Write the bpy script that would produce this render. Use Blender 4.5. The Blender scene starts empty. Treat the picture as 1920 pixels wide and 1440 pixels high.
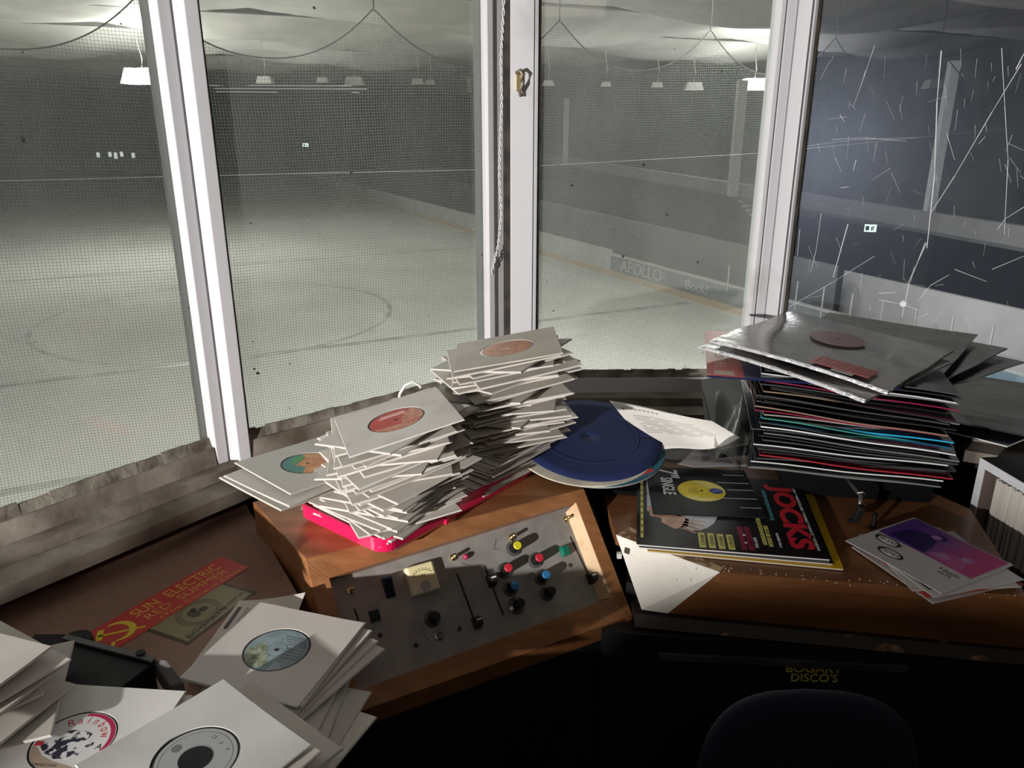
import bpy, math, random
from mathutils import Vector, Matrix
random.seed(7)
S = bpy.context.scene
C = S.collection
H = 1.6                      # eye height above the booth floor; everything is measured from the eye, lifted by H at the end
PI = math.pi
# ------------------------------------------------------------------ camera, world, lamps, exposure
F, PITCH = 1450.0, math.radians(18.7)
cam = bpy.data.cameras.new('camera'); camo = bpy.data.objects.new('camera', cam); C.objects.link(camo)
cam.sensor_width = 36.0; cam.lens = 36.0 * F / 1920.0; cam.clip_start = 0.02; cam.clip_end = 400
camo.rotation_euler = (PI/2 - PITCH, 0, 0)
S.camera = camo
S.view_settings.view_transform = 'Standard'; S.view_settings.look = 'None'
S.view_settings.gamma = 1.0; S.view_settings.exposure = 0.0; S.view_settings.use_curve_mapping = False
W = bpy.data.worlds.new('world'); S.world = W; W.use_nodes = True
W.node_tree.nodes['Background'].inputs[0].default_value = (0.5, 0.55, 0.6, 1)
W.node_tree.nodes['Background'].inputs[1].default_value = 0.02
def lamp(name, kind, loc, energy, color=(1,1,1), size=0.1, target=None, spot=None, size_y=None):
    d = bpy.data.lights.new(name, kind); d.energy = energy; d.color = color
    if kind == 'AREA':
        d.size = size
        if size_y: d.shape = 'RECTANGLE'; d.size_y = size_y
    elif kind == 'SPOT':
        d.shadow_soft_size = size; d.spot_size = spot; d.spot_blend = 0.3
    else: d.shadow_soft_size = size
    o = bpy.data.objects.new(name, d); C.objects.link(o); o.location = loc
    if target is not None:
        o.rotation_euler = (Vector(target) - Vector(loc)).to_track_quat('-Z', 'Y').to_euler()
    return o
KEY = Vector((-1.68, -1.29, -.20))
lamp('corridor_lamp_light', 'SPOT', KEY, 510, (1.0, 0.97, 0.95), 0.024, (-.05, 1.5, -0.15), math.radians(80))
lamp('booth_fill_light', 'AREA', (0.3, -0.5, 0.75), 2.2, (1.0, 0.9, 0.8), 0.6, (0.2, 1.2, -0.7))  # added fill light for the dim booth, no known lamp there
ND = Vector((.897, .442, 0)); DD = Vector((-.442, .897, 0))   # across and along the rink
def rink(a, s, z): return ND*a + DD*s + Vector((0,0,z))
for a, s, e in ((3, 8, 270), (9, 9.5, 400), (7, 13, 230), (-4, 7, 165), (-9, 9, 150)):
    p = rink(a, s, 2.15)
    lamp('rink_floodlight', 'AREA', p, e, (1.0, .99, .955), 1.4, p - Vector((0,0,1)))
for a, s in ((2, 26), (18, 28), (-14, 30), (6, 40)):
    p = rink(a, s, .3); lamp('arena_ceiling_fill', 'AREA', p, 150, (1.0, 1.0, .96), 9.0, p + Vector((0,0,1)))  # added unseen fill that brightens the membrane ceiling from below
# ------------------------------------------------------------------ measuring helpers
cP, sP = math.cos(PITCH), math.sin(PITCH)
def ray(x, y):
    u, v = (x-960)/F, (720-y)/F
    return Vector((u, cP + v*sP, -sP + v*cP))
def at(x, y, z):
    r = ray(x, y); return r * (z / r.z)
def on_plane(x, y, P0, N):
    r = ray(x, y); return r * (P0.dot(N) / r.dot(N))
def on_a(x, y, a): return on_plane(x, y, ND*a, ND)
# ------------------------------------------------------------------ materials
MATS = {}
def mat(name, col, rough=0.6, metal=0.0, var=0.0, scale=20.0, bump=0.0, bscale=60.0, stretch=(1,1,1), col2=None, lo=0.4, hi=0.6, coat=0.0,
        emit=None, es=0.0, spec=0.5, rnd=0.0, detail=4.0, alpha=1.0, trans=0.0):
    if name in MATS: return MATS[name]
    m = bpy.data.materials.new(name); m.use_nodes = True; nt = m.node_tree; N = nt.nodes; L = nt.links
    b = N['Principled BSDF']
    b.inputs['Base Color'].default_value = (*col, 1); b.inputs['Roughness'].default_value = rough; b.inputs['Metallic'].default_value = metal
    b.inputs['Specular IOR Level'].default_value = spec; b.inputs['Coat Weight'].default_value = coat; b.inputs['Coat Roughness'].default_value = 0.15
    if alpha < 1: b.inputs['Alpha'].default_value = alpha
    if trans: b.inputs['Transmission Weight'].default_value = trans
    if emit: b.inputs['Emission Color'].default_value = (*emit, 1); b.inputs['Emission Strength'].default_value = es
    tc = N.new('ShaderNodeTexCoord'); mp = N.new('ShaderNodeMapping'); mp.inputs['Scale'].default_value = stretch
    L.new(tc.outputs['Object'], mp.inputs['Vector'])
    csock = None
    if var or col2:
        n = N.new('ShaderNodeTexNoise'); n.inputs['Scale'].default_value = scale; n.inputs['Detail'].default_value = detail
        L.new(mp.outputs[0], n.inputs['Vector'])
        r = N.new('ShaderNodeValToRGB'); r.color_ramp.elements[0].position = lo; r.color_ramp.elements[1].position = hi
        c2 = col2 if col2 else tuple(max(0, c*(1-var)) for c in col)
        r.color_ramp.elements[0].color = (*c2, 1); r.color_ramp.elements[1].color = (*col, 1)
        L.new(n.outputs['Fac'], r.inputs[0]); csock = r.outputs[0]
    if rnd:
        oi = N.new('ShaderNodeObjectInfo'); hs = N.new('ShaderNodeHueSaturation')
        mr = N.new('ShaderNodeMapRange'); mr.inputs[3].default_value = 1-rnd; mr.inputs[4].default_value = 1+rnd*0.5
        L.new(oi.outputs['Random'], mr.inputs[0]); L.new(mr.outputs[0], hs.inputs['Value'])
        if csock: L.new(csock, hs.inputs['Color'])
        else: hs.inputs['Color'].default_value = (*col, 1)
        csock = hs.outputs[0]
    if csock: L.new(csock, b.inputs['Base Color'])
    if bump:
        n2 = N.new('ShaderNodeTexNoise'); n2.inputs['Scale'].default_value = bscale; n2.inputs['Detail'].default_value = 5
        L.new(mp.outputs[0], n2.inputs['Vector'])
        bp = N.new('ShaderNodeBump'); bp.inputs['Strength'].default_value = bump; bp.inputs['Distance'].default_value = 0.004
        L.new(n2.outputs['Fac'], bp.inputs['Height']); L.new(bp.outputs[0], b.inputs['Normal'])
    MATS[name] = m; return m
def wood(name, c1, c2, rough=0.35, ax=0, coat=0.2, scale=14):
    st = [1,1,1]; st = [9,9,9]; st[ax] = 0.7
    return mat(name, c1, rough, col2=c2, scale=scale/3, stretch=tuple(st), lo=0.3, hi=0.75, bump=0.15, bscale=30, coat=coat, detail=8)
M_paper = mat('cream_paper', (.70,.655,.59), .75, var=.08, scale=9, bump=.12, bscale=25, rnd=.14)
M_papertop = mat('grey_cream_paper', (.66,.63,.58), .7, col2=(.50,.47,.43), scale=14, lo=.2, hi=.5, bump=.15, bscale=25)
M_card = mat('white_card', (.8,.78,.74), .6, var=.05, scale=8)
M_vinyl = mat('black_vinyl', (.012,.012,.014), .22)
M_blackp = mat('black_plastic', (.007,.007,.008), .5, bump=.05, spec=.3)
M_black = mat('black_paint', (.01,.009,.009), .65, var=.5, scale=8)
M_wood = wood('varnished_plywood', (.42,.19,.075), (.26,.105,.038), .38)
M_woodd = wood('dark_stained_wood', (.27,.11,.04), (.17,.065,.022), .42)
M_woodlit = mat('lit_pale_wood', (.78,.55,.33), .7, col2=(.5,.3,.15), scale=14, stretch=(1,1,1), lo=.3, hi=.5, bump=.6, bscale=40)  # paler wood colour carries the lamp light on the opening's right wall
M_wornlit = mat('worn_lit_laminate', (.97,.92,.82), .3, col2=(.45,.27,.14), scale=130, lo=.27, hi=.33, bump=.3, bscale=80)  # worn speckles, with the lamp-lit patch painted into the near-white base
M_hard = mat('brown_hardboard', (.31,.18,.125), .75, var=.12, scale=60, bump=.1)
M_alu = mat('grey_panel_paint', (.33,.31,.285), .5, metal=.15, var=.18, scale=30, bump=.06)
M_metal = mat('steel', (.6,.58,.52), .25, metal=1)
M_brass = mat('brass', (.75,.62,.33), .25, metal=1)
M_pink = mat('hot_pink_plastic', (.85,.012,.10), .32, coat=.3)
M_frame = mat('white_gloss_paint', (.64,.63,.645), .42, col2=(.50,.475,.47), scale=5, lo=.28, hi=.42, bump=.12, bscale=20)
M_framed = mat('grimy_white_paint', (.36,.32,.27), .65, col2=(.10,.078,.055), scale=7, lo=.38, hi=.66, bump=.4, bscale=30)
M_putty = mat('old_putty', (.26,.235,.19), .85, col2=(.10,.08,.06), scale=22, lo=.38, hi=.6, bump=.6, bscale=60)
M_dirt = mat('black_grime', (.05,.04,.032), .9, var=.5, scale=30)
# ------------------------------------------------------------------ mesh builder
class MB:
    def __init__(s): s.v = []; s.f = []; s.m = []; s.k = 0
    def add(s, vs, fs):
        n = len(s.v); s.v += [tuple(v) for v in vs]; s.f += [tuple(i+n for i in f) for f in fs]; s.m += [s.k]*len(fs); return s
    def mi(s, k): s.k = k; return s
    def hexa(s, b, t):
        n = len(b)
        fs = [tuple(reversed(range(n))), tuple(range(n, 2*n))] + [(i, (i+1) % n, n+(i+1) % n, n+i) for i in range(n)]
        return s.add(list(b)+list(t), fs)
    def box(s, c, d, R=None):
        c = Vector(c); x, y, z = d[0]/2, d[1]/2, d[2]/2; R = R or Matrix.Identity(3)
        q = [c + R @ Vector(p) for p in ((-x,-y,-z),(x,-y,-z),(x,y,-z),(-x,y,-z),(-x,-y,z),(x,-y,z),(x,y,z),(-x,y,z))]
        return s.hexa(q[:4], q[4:])
    def prism(s, poly, z0, z1):
        return s.hexa([Vector((p[0],p[1],z0)) for p in poly], [Vector((p[0],p[1],z1)) for p in poly])
    def extr(s, poly, off):      # planar 3-D polygon pushed along off
        poly = [Vector(p) for p in poly]; off = Vector(off)
        return s.hexa(poly, [p+off for p in poly])
    def bar(s, p0, p1, w, h, up=(0,0,1)):   # box between two points, width w sideways, height h along up
        p0, p1, up = Vector(p0), Vector(p1), Vector(up); d = (p1-p0).normalized(); sd = d.cross(up).normalized()*w/2; u = sd.cross(d).normalized()*h/2
        return s.hexa([p0-sd-u, p0+sd-u, p0+sd+u, p0-sd+u], [p1-sd-u, p1+sd-u, p1+sd+u, p1-sd+u])
    def cyl(s, p0, p1, r0, r1=None, n=20):
        p0, p1 = Vector(p0), Vector(p1); r1 = r0 if r1 is None else r1
        q = (p1-p0).to_track_quat('Z','Y').to_matrix()
        ring = [q @ Vector((math.cos(2*PI*i/n), math.sin(2*PI*i/n), 0)) for i in range(n)]
        return s.hexa([p0+v*r0 for v in ring], [p1+v*r1 for v in ring])
    def lathe(s, prof, n=40, M=None):
        vs = []; fs = []; M = M or Matrix.Identity(4)
        for r, z in prof: vs += [M @ Vector((r*math.cos(2*PI*i/n), r*math.sin(2*PI*i/n), z)) for i in range(n)]
        for j in range(len(prof)-1):
            for i in range(n): fs.append((j*n+i, j*n+(i+1) % n, (j+1)*n+(i+1) % n, (j+1)*n+i))
        fs.append(tuple(reversed(range(n)))); fs.append(tuple(range((len(prof)-1)*n, len(prof)*n)))
        return s.add(vs, fs)
    def tube(s, pts, r, n=8):
        pts = [Vector(p) for p in pts]; vs = []; fs = []
        for j, p in enumerate(pts):
            d = (pts[min(j+1, len(pts)-1)] - pts[max(j-1, 0)]).normalized()
            a = d.cross(Vector((0,0,1)));
            if a.length < 1e-3: a = d.cross(Vector((1,0,0)))
            a.normalize(); b = d.cross(a)
            vs += [p + (a*math.cos(2*PI*i/n) + b*math.sin(2*PI*i/n))*r for i in range(n)]
        for j in range(len(pts)-1):
            for i in range(n): fs.append((j*n+i, j*n+(i+1) % n, (j+1)*n+(i+1) % n, (j+1)*n+i))
        fs.append(tuple(reversed(range(n)))); fs.append(tuple(range((len(pts)-1)*n, len(pts)*n)))
        return s.add(vs, fs)
    def grid(s, fn, nu, nv, thick=None):
        vs = [fn(i/nu, j/nv) for j in range(nv+1) for i in range(nu+1)]
        fs = [(j*(nu+1)+i, j*(nu+1)+i+1, (j+1)*(nu+1)+i+1, (j+1)*(nu+1)+i) for j in range(nv) for i in range(nu)]
        if thick:
            n = len(vs); off = Vector(thick); vs = [Vector(v) for v in vs] + [Vector(v)-off for v in vs]
            fs += [tuple(reversed([k+n for k in f])) for f in list(fs)]
            def edge(l):
                for a, b in zip(l, l[1:]): fs.append((b, a, a+n, b+n))
            edge([i for i in range(nu+1)]); edge([j*(nu+1)+nu for j in range(nv+1)])
            edge([nv*(nu+1)+i for i in range(nu, -1, -1)]); edge([j*(nu+1) for j in range(nv, -1, -1)])
        return s.add(vs, fs)
    def poly(s, pts, z=0.0, t=0.0003):      # thin printed shape in a local plane
        return s.prism(pts, z, z+t)
    def disc(s, cx, cy, r, z, t=.0003, n=32, ry=None, a0=0, a1=2*PI):
        ry = ry or r
        full = abs(a1-a0-2*PI) < 1e-6
        return s.prism([(cx+r*math.cos(a0+(a1-a0)*i/(n if full else n-1)), cy+ry*math.sin(a0+(a1-a0)*i/(n if full else n-1))) for i in range(n)], z, z+t)
    def ring(s, cx, cy, r0, r1, z, t=.0003, n=40, a0=0, a1=2*PI, sx=1, sy=1):
        for i in range(n):
            A, B = a0+(a1-a0)*i/n, a0+(a1-a0)*(i+1)/n
            q = [(cx+r*math.cos(a)*sx, cy+r*math.sin(a)*sy) for r, a in ((r0,A),(r1,A),(r1,B),(r0,B))]
            s.prism(q, z, z+t)
        return s
    def text(s, body, M, size, ext=.00015, align='CENTER', sx=1.0, shear=0.0, off=0.0):
        cu = bpy.data.curves.new('t', 'FONT'); cu.body = body; cu.size = size; cu.extrude = ext; cu.align_x = align; cu.align_y = 'CENTER'; cu.shear = shear
        cu.resolution_u = 3; cu.offset = off
        o = bpy.data.objects.new('t', cu); me = bpy.data.meshes.new_from_object(o)
        s.add([M @ Vector((v.co.x*sx, v.co.y, v.co.z+ext)) for v in me.vertices], [tuple(p.vertices) for p in me.polygons])
        bpy.data.objects.remove(o); bpy.data.curves.remove(cu); bpy.data.meshes.remove(me); return s
    def build(s, name, mats, parent=None, local=False, bevel=0.0, smooth=False, recenter=True):
        if not isinstance(mats, (list, tuple)): mats = [mats]
        me = bpy.data.meshes.new(name); org = Vector((0,0,0))
        vs = [Vector(v) for v in s.v]
        if parent is None and recenter:
            xs = [v.x for v in vs]; ys = [v.y for v in vs]; org = Vector(((min(xs)+max(xs))/2, (min(ys)+max(ys))/2, min(v.z for v in vs)))
        elif parent is not None and not local: org = world_loc(parent)
        me.from_pydata([v-org for v in vs], [], s.f)
        for m in mats: me.materials.append(m)
        for p, k in zip(me.polygons, s.m): p.material_index = k; p.use_smooth = smooth
        me.update()
        o = bpy.data.objects.new(name, me); C.objects.link(o)
        if parent is not None: o.parent = parent
        else: o.location = org
        if bevel:
            b = o.modifiers.new('bevel', 'BEVEL'); b.width = bevel; b.segments = 2; b.limit_method = 'ANGLE'
        return o
def world_loc(o):
    v = Vector((0,0,0))
    while o is not None: v += Vector(o.location); o = o.parent
    return v
def tag(o, label=None, cat=None, group=None, kind=None):
    if label: o['label'] = label
    if cat: o['category'] = cat
    if group: o['group'] = group
    if kind: o['kind'] = kind
    return o
def empty(name, loc=(0,0,0), label=None, cat=None, group=None, M=None, kind=None):
    o = bpy.data.objects.new(name, None); C.objects.link(o); o.empty_display_size = .05
    if M is not None: o.matrix_world = M
    else: o.location = loc
    return tag(o, label, cat, group, kind)
def frame(c, x, n):
    n = Vector(n).normalized(); x = Vector(x); x = (x - n*x.dot(n)).normalized(); y = n.cross(x)
    M = Matrix((x, y, n)).transposed().to_4x4(); M.translation = Vector(c); return M
def yawframe(c, yaw, tx=0.0, ty=0.0):
    M = Matrix.Rotation(math.radians(yaw), 4, 'Z') @ Matrix.Rotation(tx, 4, 'X') @ Matrix.Rotation(ty, 4, 'Y')
    M.translation = Vector(c); return M
T = Matrix.Translation
def RZ(a): return Matrix.Rotation(a, 4, 'Z')
def place(o, M):
    o.matrix_world = M; return o

# ================================================================== THE SETTING: booth shell
def post(name, pts, z0, z1, m, parent=None): return tag(MB().prism(pts, z0, z1).build(name, m, parent), kind='structure' if parent is None else None)
ZS = -.60            # bottom of the glass
ZT = .82
Q1a, Q1b = Vector((-1.45,.30)), Vector((-.606,1.424))
Q2a, Q2b = Vector((-.546,1.462)), Vector((-.069,1.872))
Q3a, Q3b = Vector((.058,1.865)), Vector((.582,1.878))
Q4a, Q4b = Vector((.665,1.845)), Vector((1.837,1.195))
def glass_mat(name, dust, tint, rough=.03, scale=3.0, gl=.06, gcol=(1,1,1), dcol=(.72,.745,.72), specks=False, streak=(1,1,.35)):
    m = bpy.data.materials.new(name); m.use_nodes = True; nt = m.node_tree; N = nt.nodes; L = nt.links; N.clear()
    out = N.new('ShaderNodeOutputMaterial'); tr = N.new('ShaderNodeBsdfTransparent'); tr.inputs[0].default_value = (*tint, 1)
    df = N.new('ShaderNodeBsdfDiffuse'); df.inputs[0].default_value = (*dcol, 1)
    tl = N.new('ShaderNodeBsdfTranslucent'); tl.inputs[0].default_value = (*dcol, 1)
    md = N.new('ShaderNodeMixShader'); md.inputs[0].default_value = .35; L.new(df.outputs[0], md.inputs[1]); L.new(tl.outputs[0], md.inputs[2])
    gs = N.new('ShaderNodeBsdfGlossy'); gs.inputs[0].default_value = (*gcol, 1); gs.inputs['Roughness'].default_value = rough
    tc = N.new('ShaderNodeTexCoord'); mp = N.new('ShaderNodeMapping'); mp.inputs['Scale'].default_value = streak
    n = N.new('ShaderNodeTexNoise'); n.inputs['Scale'].default_value = scale; n.inputs['Detail'].default_value = 8; n.inputs['Roughness'].default_value = .65
    L.new(tc.outputs['Object'], mp.inputs[0]); L.new(mp.outputs[0], n.inputs['Vector'])
    mr = N.new('ShaderNodeMapRange'); mr.inputs[1].default_value = .3; mr.inputs[2].default_value = .75; mr.inputs[3].default_value = dust*.6; mr.inputs[4].default_value = dust*1.5
    L.new(n.outputs['Fac'], mr.inputs[0])
    m1 = N.new('ShaderNodeMixShader'); L.new(mr.outputs[0], m1.inputs[0]); L.new(tr.outputs[0], m1.inputs[1]); L.new(md.outputs[0], m1.inputs[2])
    fr = N.new('ShaderNodeFresnel'); fr.inputs[0].default_value = 1.35
    m2 = N.new('ShaderNodeMixShader'); L.new(fr.outputs[0], m2.inputs[0]); L.new(m1.outputs[0], m2.inputs[1]); L.new(gs.outputs[0], m2.inputs[2])
    last = m2
    if specks:
        v = N.new('ShaderNodeTexNoise'); v.inputs['Scale'].default_value = 55; v.inputs['Detail'].default_value = 2; L.new(tc.outputs['Object'], v.inputs['Vector'])
        gt = N.new('ShaderNodeMapRange'); gt.inputs[1].default_value = .765; gt.inputs[2].default_value = .79; L.new(v.outputs['Fac'], gt.inputs[0])
        dk = N.new('ShaderNodeBsdfDiffuse'); dk.inputs[0].default_value = (.04,.04,.03,1)
        m3 = N.new('ShaderNodeMixShader'); L.new(gt.outputs[0], m3.inputs[0]); L.new(m2.outputs[0], m3.inputs[1]); L.new(dk.outputs[0], m3.inputs[2]); last = m3
    L.new(last.outputs[0], out.inputs[0]); return m
G_dirty = glass_mat('dirty_glass', .10, (.95,.97,.95), specks=True)
G_clear = glass_mat('scratched_perspex', .018, (.93,.94,.97), .30, scale=7, gcol=(.095,.11,.145), dcol=(.62,.68,.80), streak=(1,1,.2))
def inward(a, b):
    d = (b-a).normalized(); return Vector((d.y, -d.x))       # towards the booth
def window(n, a, b, gm, rail_l, rail_r):
    w = empty('window_%d' % n, (a.x, a.y, ZS), kind='structure')
    d = (b-a).normalized(); i = inward(a, b)
    def p3(v, z): return Vector((v.x, v.y, z))
    g = MB(); g.hexa([p3(a-d*.01,ZS-.01), p3(b+d*.01,ZS-.01), p3(b+d*.01-i*.004,ZS-.01), p3(a-d*.01-i*.004,ZS-.01)], [p3(a-d*.01,ZT), p3(b+d*.01,ZT), p3(b+d*.01-i*.004,ZT), p3(a-d*.01-i*.004,ZT)])
    g.build('glass', gm, w)
    # uneven putty bead and bottom rail
    pb = MB(); rnd = random.Random(n)
    k = 28
    for j in range(k):
        q0, q1 = a + (b-a)*(j/k), a + (b-a)*((j+1)/k); h0, h1 = .004+rnd.random()*.004, .004+rnd.random()*.004
        pb.hexa([p3(q0,ZS-.012), p3(q0+i*.014,ZS-.014), p3(q1+i*.014,ZS-.014), p3(q1,ZS-.012)], [p3(q0,ZS+h0), p3(q0+i*.006,ZS+h0), p3(q1+i*.006,ZS+h0), p3(q1,ZS+h0)])
    pb.build('putty_bead', M_putty, w)
    r = MB(); r.hexa([p3(a-i*.03,ZS-.055), p3(a+i*.022,ZS-.055), p3(b+i*.022,ZS-.055), p3(b-i*.03,ZS-.055)], [p3(a-i*.03,ZS-.012), p3(a+i*.018,ZS-.012), p3(b+i*.018,ZS-.012), p3(b-i*.03,ZS-.012)])
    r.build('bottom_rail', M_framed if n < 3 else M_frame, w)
    t = MB(); t.hexa([p3(a-i*.03,ZT-.06), p3(a+i*.022,ZT-.06), p3(b+i*.022,ZT-.06), p3(b-i*.03,ZT-.06)], [p3(a-i*.03,ZT), p3(a+i*.022,ZT), p3(b+i*.022,ZT), p3(b-i*.03,ZT)])
    t.build('top_rail', M_frame, w)
    # thin dark glazing strips down both sides of the glass
    s_ = MB()
    for q, sg in ((a,1),(b,-1)):
        if (q - a).length < 1e-6 and not rail_l or (q - b).length < 1e-6 and not rail_r: continue
        s_.hexa([p3(q,ZS), p3(q+d*sg*.007,ZS), p3(q+d*sg*.007+i*.012,ZS), p3(q+i*.014,ZS)], [p3(q,ZT), p3(q+d*sg*.006,ZT), p3(q+d*sg*.006+i*.012,ZT), p3(q+i*.014,ZT)])
    if s_.v: s_.build('glazing_strip', M_dirt, w)
    return w
window(1, Q1a, Q1b, G_dirty, 0, 0); window(2, Q2a, Q2b, G_dirty, 1, 0); window(3, Q3a, Q3b, G_dirty, 1, 0); w4 = window(4, Q4a, Q4b, G_clear, 1, 0)
def v2(a): return (a.x, a.y)
# mullions (profiled: moulded strip, groove and flat)
i1, i2, i3, i4 = inward(Q1a,Q1b), inward(Q2a,Q2b), inward(Q3a,Q3b), inward(Q4a,Q4b)
d1, d2, d3, d4 = (Q1b-Q1a).normalized(), (Q2b-Q2a).normalized(), (Q3b-Q3a).normalized(), (Q4b-Q4a).normalized()
def trim(n, parts):
    b = parts[0][1][0]; t = empty('trim_%d' % n, (b[0], b[1], ZS-.05), kind='structure')
    for nm, pl, m in parts: MB().prism(pl, ZS-.05, ZT).build(nm, m, t, bevel=.0015)
    return t
trim(1, [('moulding', [v2(Q1b-i1*.03), v2(Q1b+i1*.012), v2(Q1b+i1*.02+d1*.004), v2(Q1b+i1*.022+d1*.026), v2(Q1b+d1*.03-i1*.03)], M_frame),
         ('groove_strip', [v2(Q1b+d1*.026-i1*.02), v2(Q1b+d1*.026+i1*.014), v2(Q2a-d2*.022+i2*.014), v2(Q2a-d2*.02-i2*.02)], M_frame),
         ('flat_strip', [v2(Q2a-d2*.024-i2*.03), v2(Q2a-d2*.024+i2*.024), v2(Q2a+i2*.024), v2(Q2a-i2*.03)], M_frame)])
trim(2, [('moulding', [v2(Q2b-i2*.03), v2(Q2b+i2*.010), v2(Q2b+i2*.018+d2*.004), v2(Q2b+i2*.018+d2*.020), v2(Q2b+i2*.010+d2*.026), v2(Q2b+i2*.012+d2*.060), v2(Q2b-i2*.03+d2*.06)], M_frame),
         ('dark_joint', [v2(Q3a-d3*.078-i3*.05), v2(Q3a-d3*.078-i3*.004), v2(Q3a-d3*.058-i3*.004), v2(Q3a-d3*.058-i3*.05)], M_dirt),
         ('flat_strip', [v2(Q3a-d3*.062-i3*.03), v2(Q3a-d3*.062+i3*.026), v2(Q3a-d3*.010+i3*.026), v2(Q3a-d3*.010-i3*.03)], M_frame),
         ('edge_bead', [v2(Q3a-d3*.0085-i3*.03), v2(Q3a-d3*.0085+i3*.022), v2(Q3a+i3*.020), v2(Q3a-i3*.03)], M_frame)])
trim(3, [('moulding', [v2(Q3b-i3*.03), v2(Q3b+i3*.010), v2(Q3b+i3*.022+d3*.004), v2(Q3b+i3*.022+d3*.014), v2(Q3b+i3*.012+d3*.018), v2(Q3b-i3*.03+d3*.018)], M_frame),
         ('flat_strip', [v2(Q3b-i3*.03+d3*.018), v2(Q3b+i3*.020+d3*.018), v2(Q3b+i3*.020+d3*.040), v2(Q3b+d3*.044-i3*.03)], M_frame),
         ('outer_strip', [v2(Q3b+d3*.042-i3*.03), v2(Q3b+d3*.042+i3*.020), v2(Q4a-d4*.012+i4*.020), v2(Q4a-d4*.008-i4*.03)], M_frame),
         ('round_bead', [v2(Q4a-d4*.009-i4*.03), v2(Q4a-d4*.009+i4*.016), v2(Q4a-d4*.005+i4*.020), v2(Q4a+i4*.012), v2(Q4a-i4*.03)], M_frame)])
# crevices behind the groove / joints stay dark by themselves; sill ledge in two steps
def offs(k): # polyline of the wall line pushed k into the room
    pts = [Q1a+i1*k, Q1b+(i1+i2).normalized()*k*1.02+d1*.03, (Q2b+Q3a)/2+(i2+i3).normalized()*k*1.05, (Q3b+Q4a)/2+(i3+i4).normalized()*k*1.05, Q4b+i4*k]
    return pts
def ledge(n, k0, k1, z0, z1, m, dz=0.0):
    A, B = offs(k0), offs(k1); g = MB()
    for j in range(4):
        a0, a1, b0, b1 = A[j], A[j+1], B[j], B[j+1]
        g.hexa([Vector((*v2(a0),z0)), Vector((*v2(b0),z0)), Vector((*v2(b1),z0)), Vector((*v2(a1),z0))], [Vector((*v2(a0),z1)), Vector((*v2(b0),z1-dz)), Vector((*v2(b1),z1-dz)), Vector((*v2(a1),z1))])
    return tag(g.build('trim_%d' % n, m), kind='structure')
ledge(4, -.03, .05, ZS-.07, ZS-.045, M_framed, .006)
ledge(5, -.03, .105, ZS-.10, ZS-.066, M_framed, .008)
A, B = offs(-.06), offs(-.03); g = MB()
for j in range(4): g.prism([v2(A[j]), v2(B[j]), v2(B[j+1]), v2(A[j+1])], -H, ZS-.10)
tag(g.build('wall_front', M_black), kind='structure')
A, B = offs(-.05), offs(.05); g = MB()
for j in range(4): g.prism([v2(A[j]), v2(B[j]), v2(B[j+1]), v2(A[j+1])], ZT, .95)
tag(g.build('trim_6', M_frame), kind='structure')
# unseen left wall; opening and stepped parapet invented to cut the lamp light
M_wall = mat('dull_booth_paint', (.10,.095,.09), .8, var=.3, scale=4)
XL = -1.30
g = MB(); g.box((XL-.19,-2.0,-.325),(.04,3.2,2.55)); g.mi(0)
DY0, DY1 = -1.55, .52
g = MB()
g.box((XL,(DY0-3.2)/2,-.325),(.05,DY0+3.2,2.55))
g.box((XL,(DY0+DY1)/2,.87),(.05,DY1-DY0,.16))
g.extr([Vector((XL-.025,y,z)) for y, z in ((DY0,-H),(DY1,-H),(DY1,-.415),(-.42,-.415),(-.40,-.366),(-.78,-.366),(-.807,-.317),(-.835,-.298),(-.90,-.276),(DY0,-.26))], (.05,0,0))  # parapet outline stepped to shape where the shadow falls
tag(g.build('wall_left', M_wall), kind='structure')
tag(MB().box((0.7,-3.2,-.325),(4.1,.05,2.55)).build('wall_back', M_wall), kind='structure')
tag(MB().prism([(1.837,1.195),(1.887,1.225),(2.75,-3.2),(2.7,-3.2)],-H,.95).build('wall_right', M_wall), kind='structure')
tag(MB().prism([(XL-.05,-3.25),(2.8,-3.25),(1.92,1.26),(.75,2.0),(-.05,2.0),(-.7,1.55),(XL-.2,.35)],.95,1.0).build('ceiling', M_wall), kind='structure')
M_floor = mat('dark_carpet', (.012,.011,.012), .95, var=.4, scale=60)
tag(MB().prism([(XL-.05,-3.25),(2.8,-3.25),(1.92,1.26),(.75,2.0),(-.05,2.0),(-.7,1.55),(XL-.2,.35)],-H-.05,-H).build('floor', M_floor), kind='structure')
# twisted white cable down the centre mullion
def helix(path, r, turns, ph, n=260):
    pts = []
    for i in range(n+1):
        t = i/n; k = t*(len(path)-1); j = min(int(k), len(path)-2); p = path[j].lerp(path[j+1], k-j)
        a = turns*2*PI*t+ph; pts.append(p + Vector((math.cos(a)*r, math.sin(a)*r, 0)))
    return pts
cpath = [on_plane(x, y, Vector((0,1.866,0)), Vector((0,1,0))) for x, y in ((947,-60),(943,40),(939,110),(941,190),(938,260),(936,330),(940,400),(934,460),(920,520),(915,570),(917,650))]
cb = MB().tube(helix(cpath, .0021, 24, 0), .0014, 6).tube(helix(cpath, .0021, 24, PI), .0014, 6)
tag(cb.build('twisted_cable', mat('cable_white', (.72,.69,.66), .5), smooth=True), 'twisted white two-core cable hanging down the centre window post', 'cable')
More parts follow.
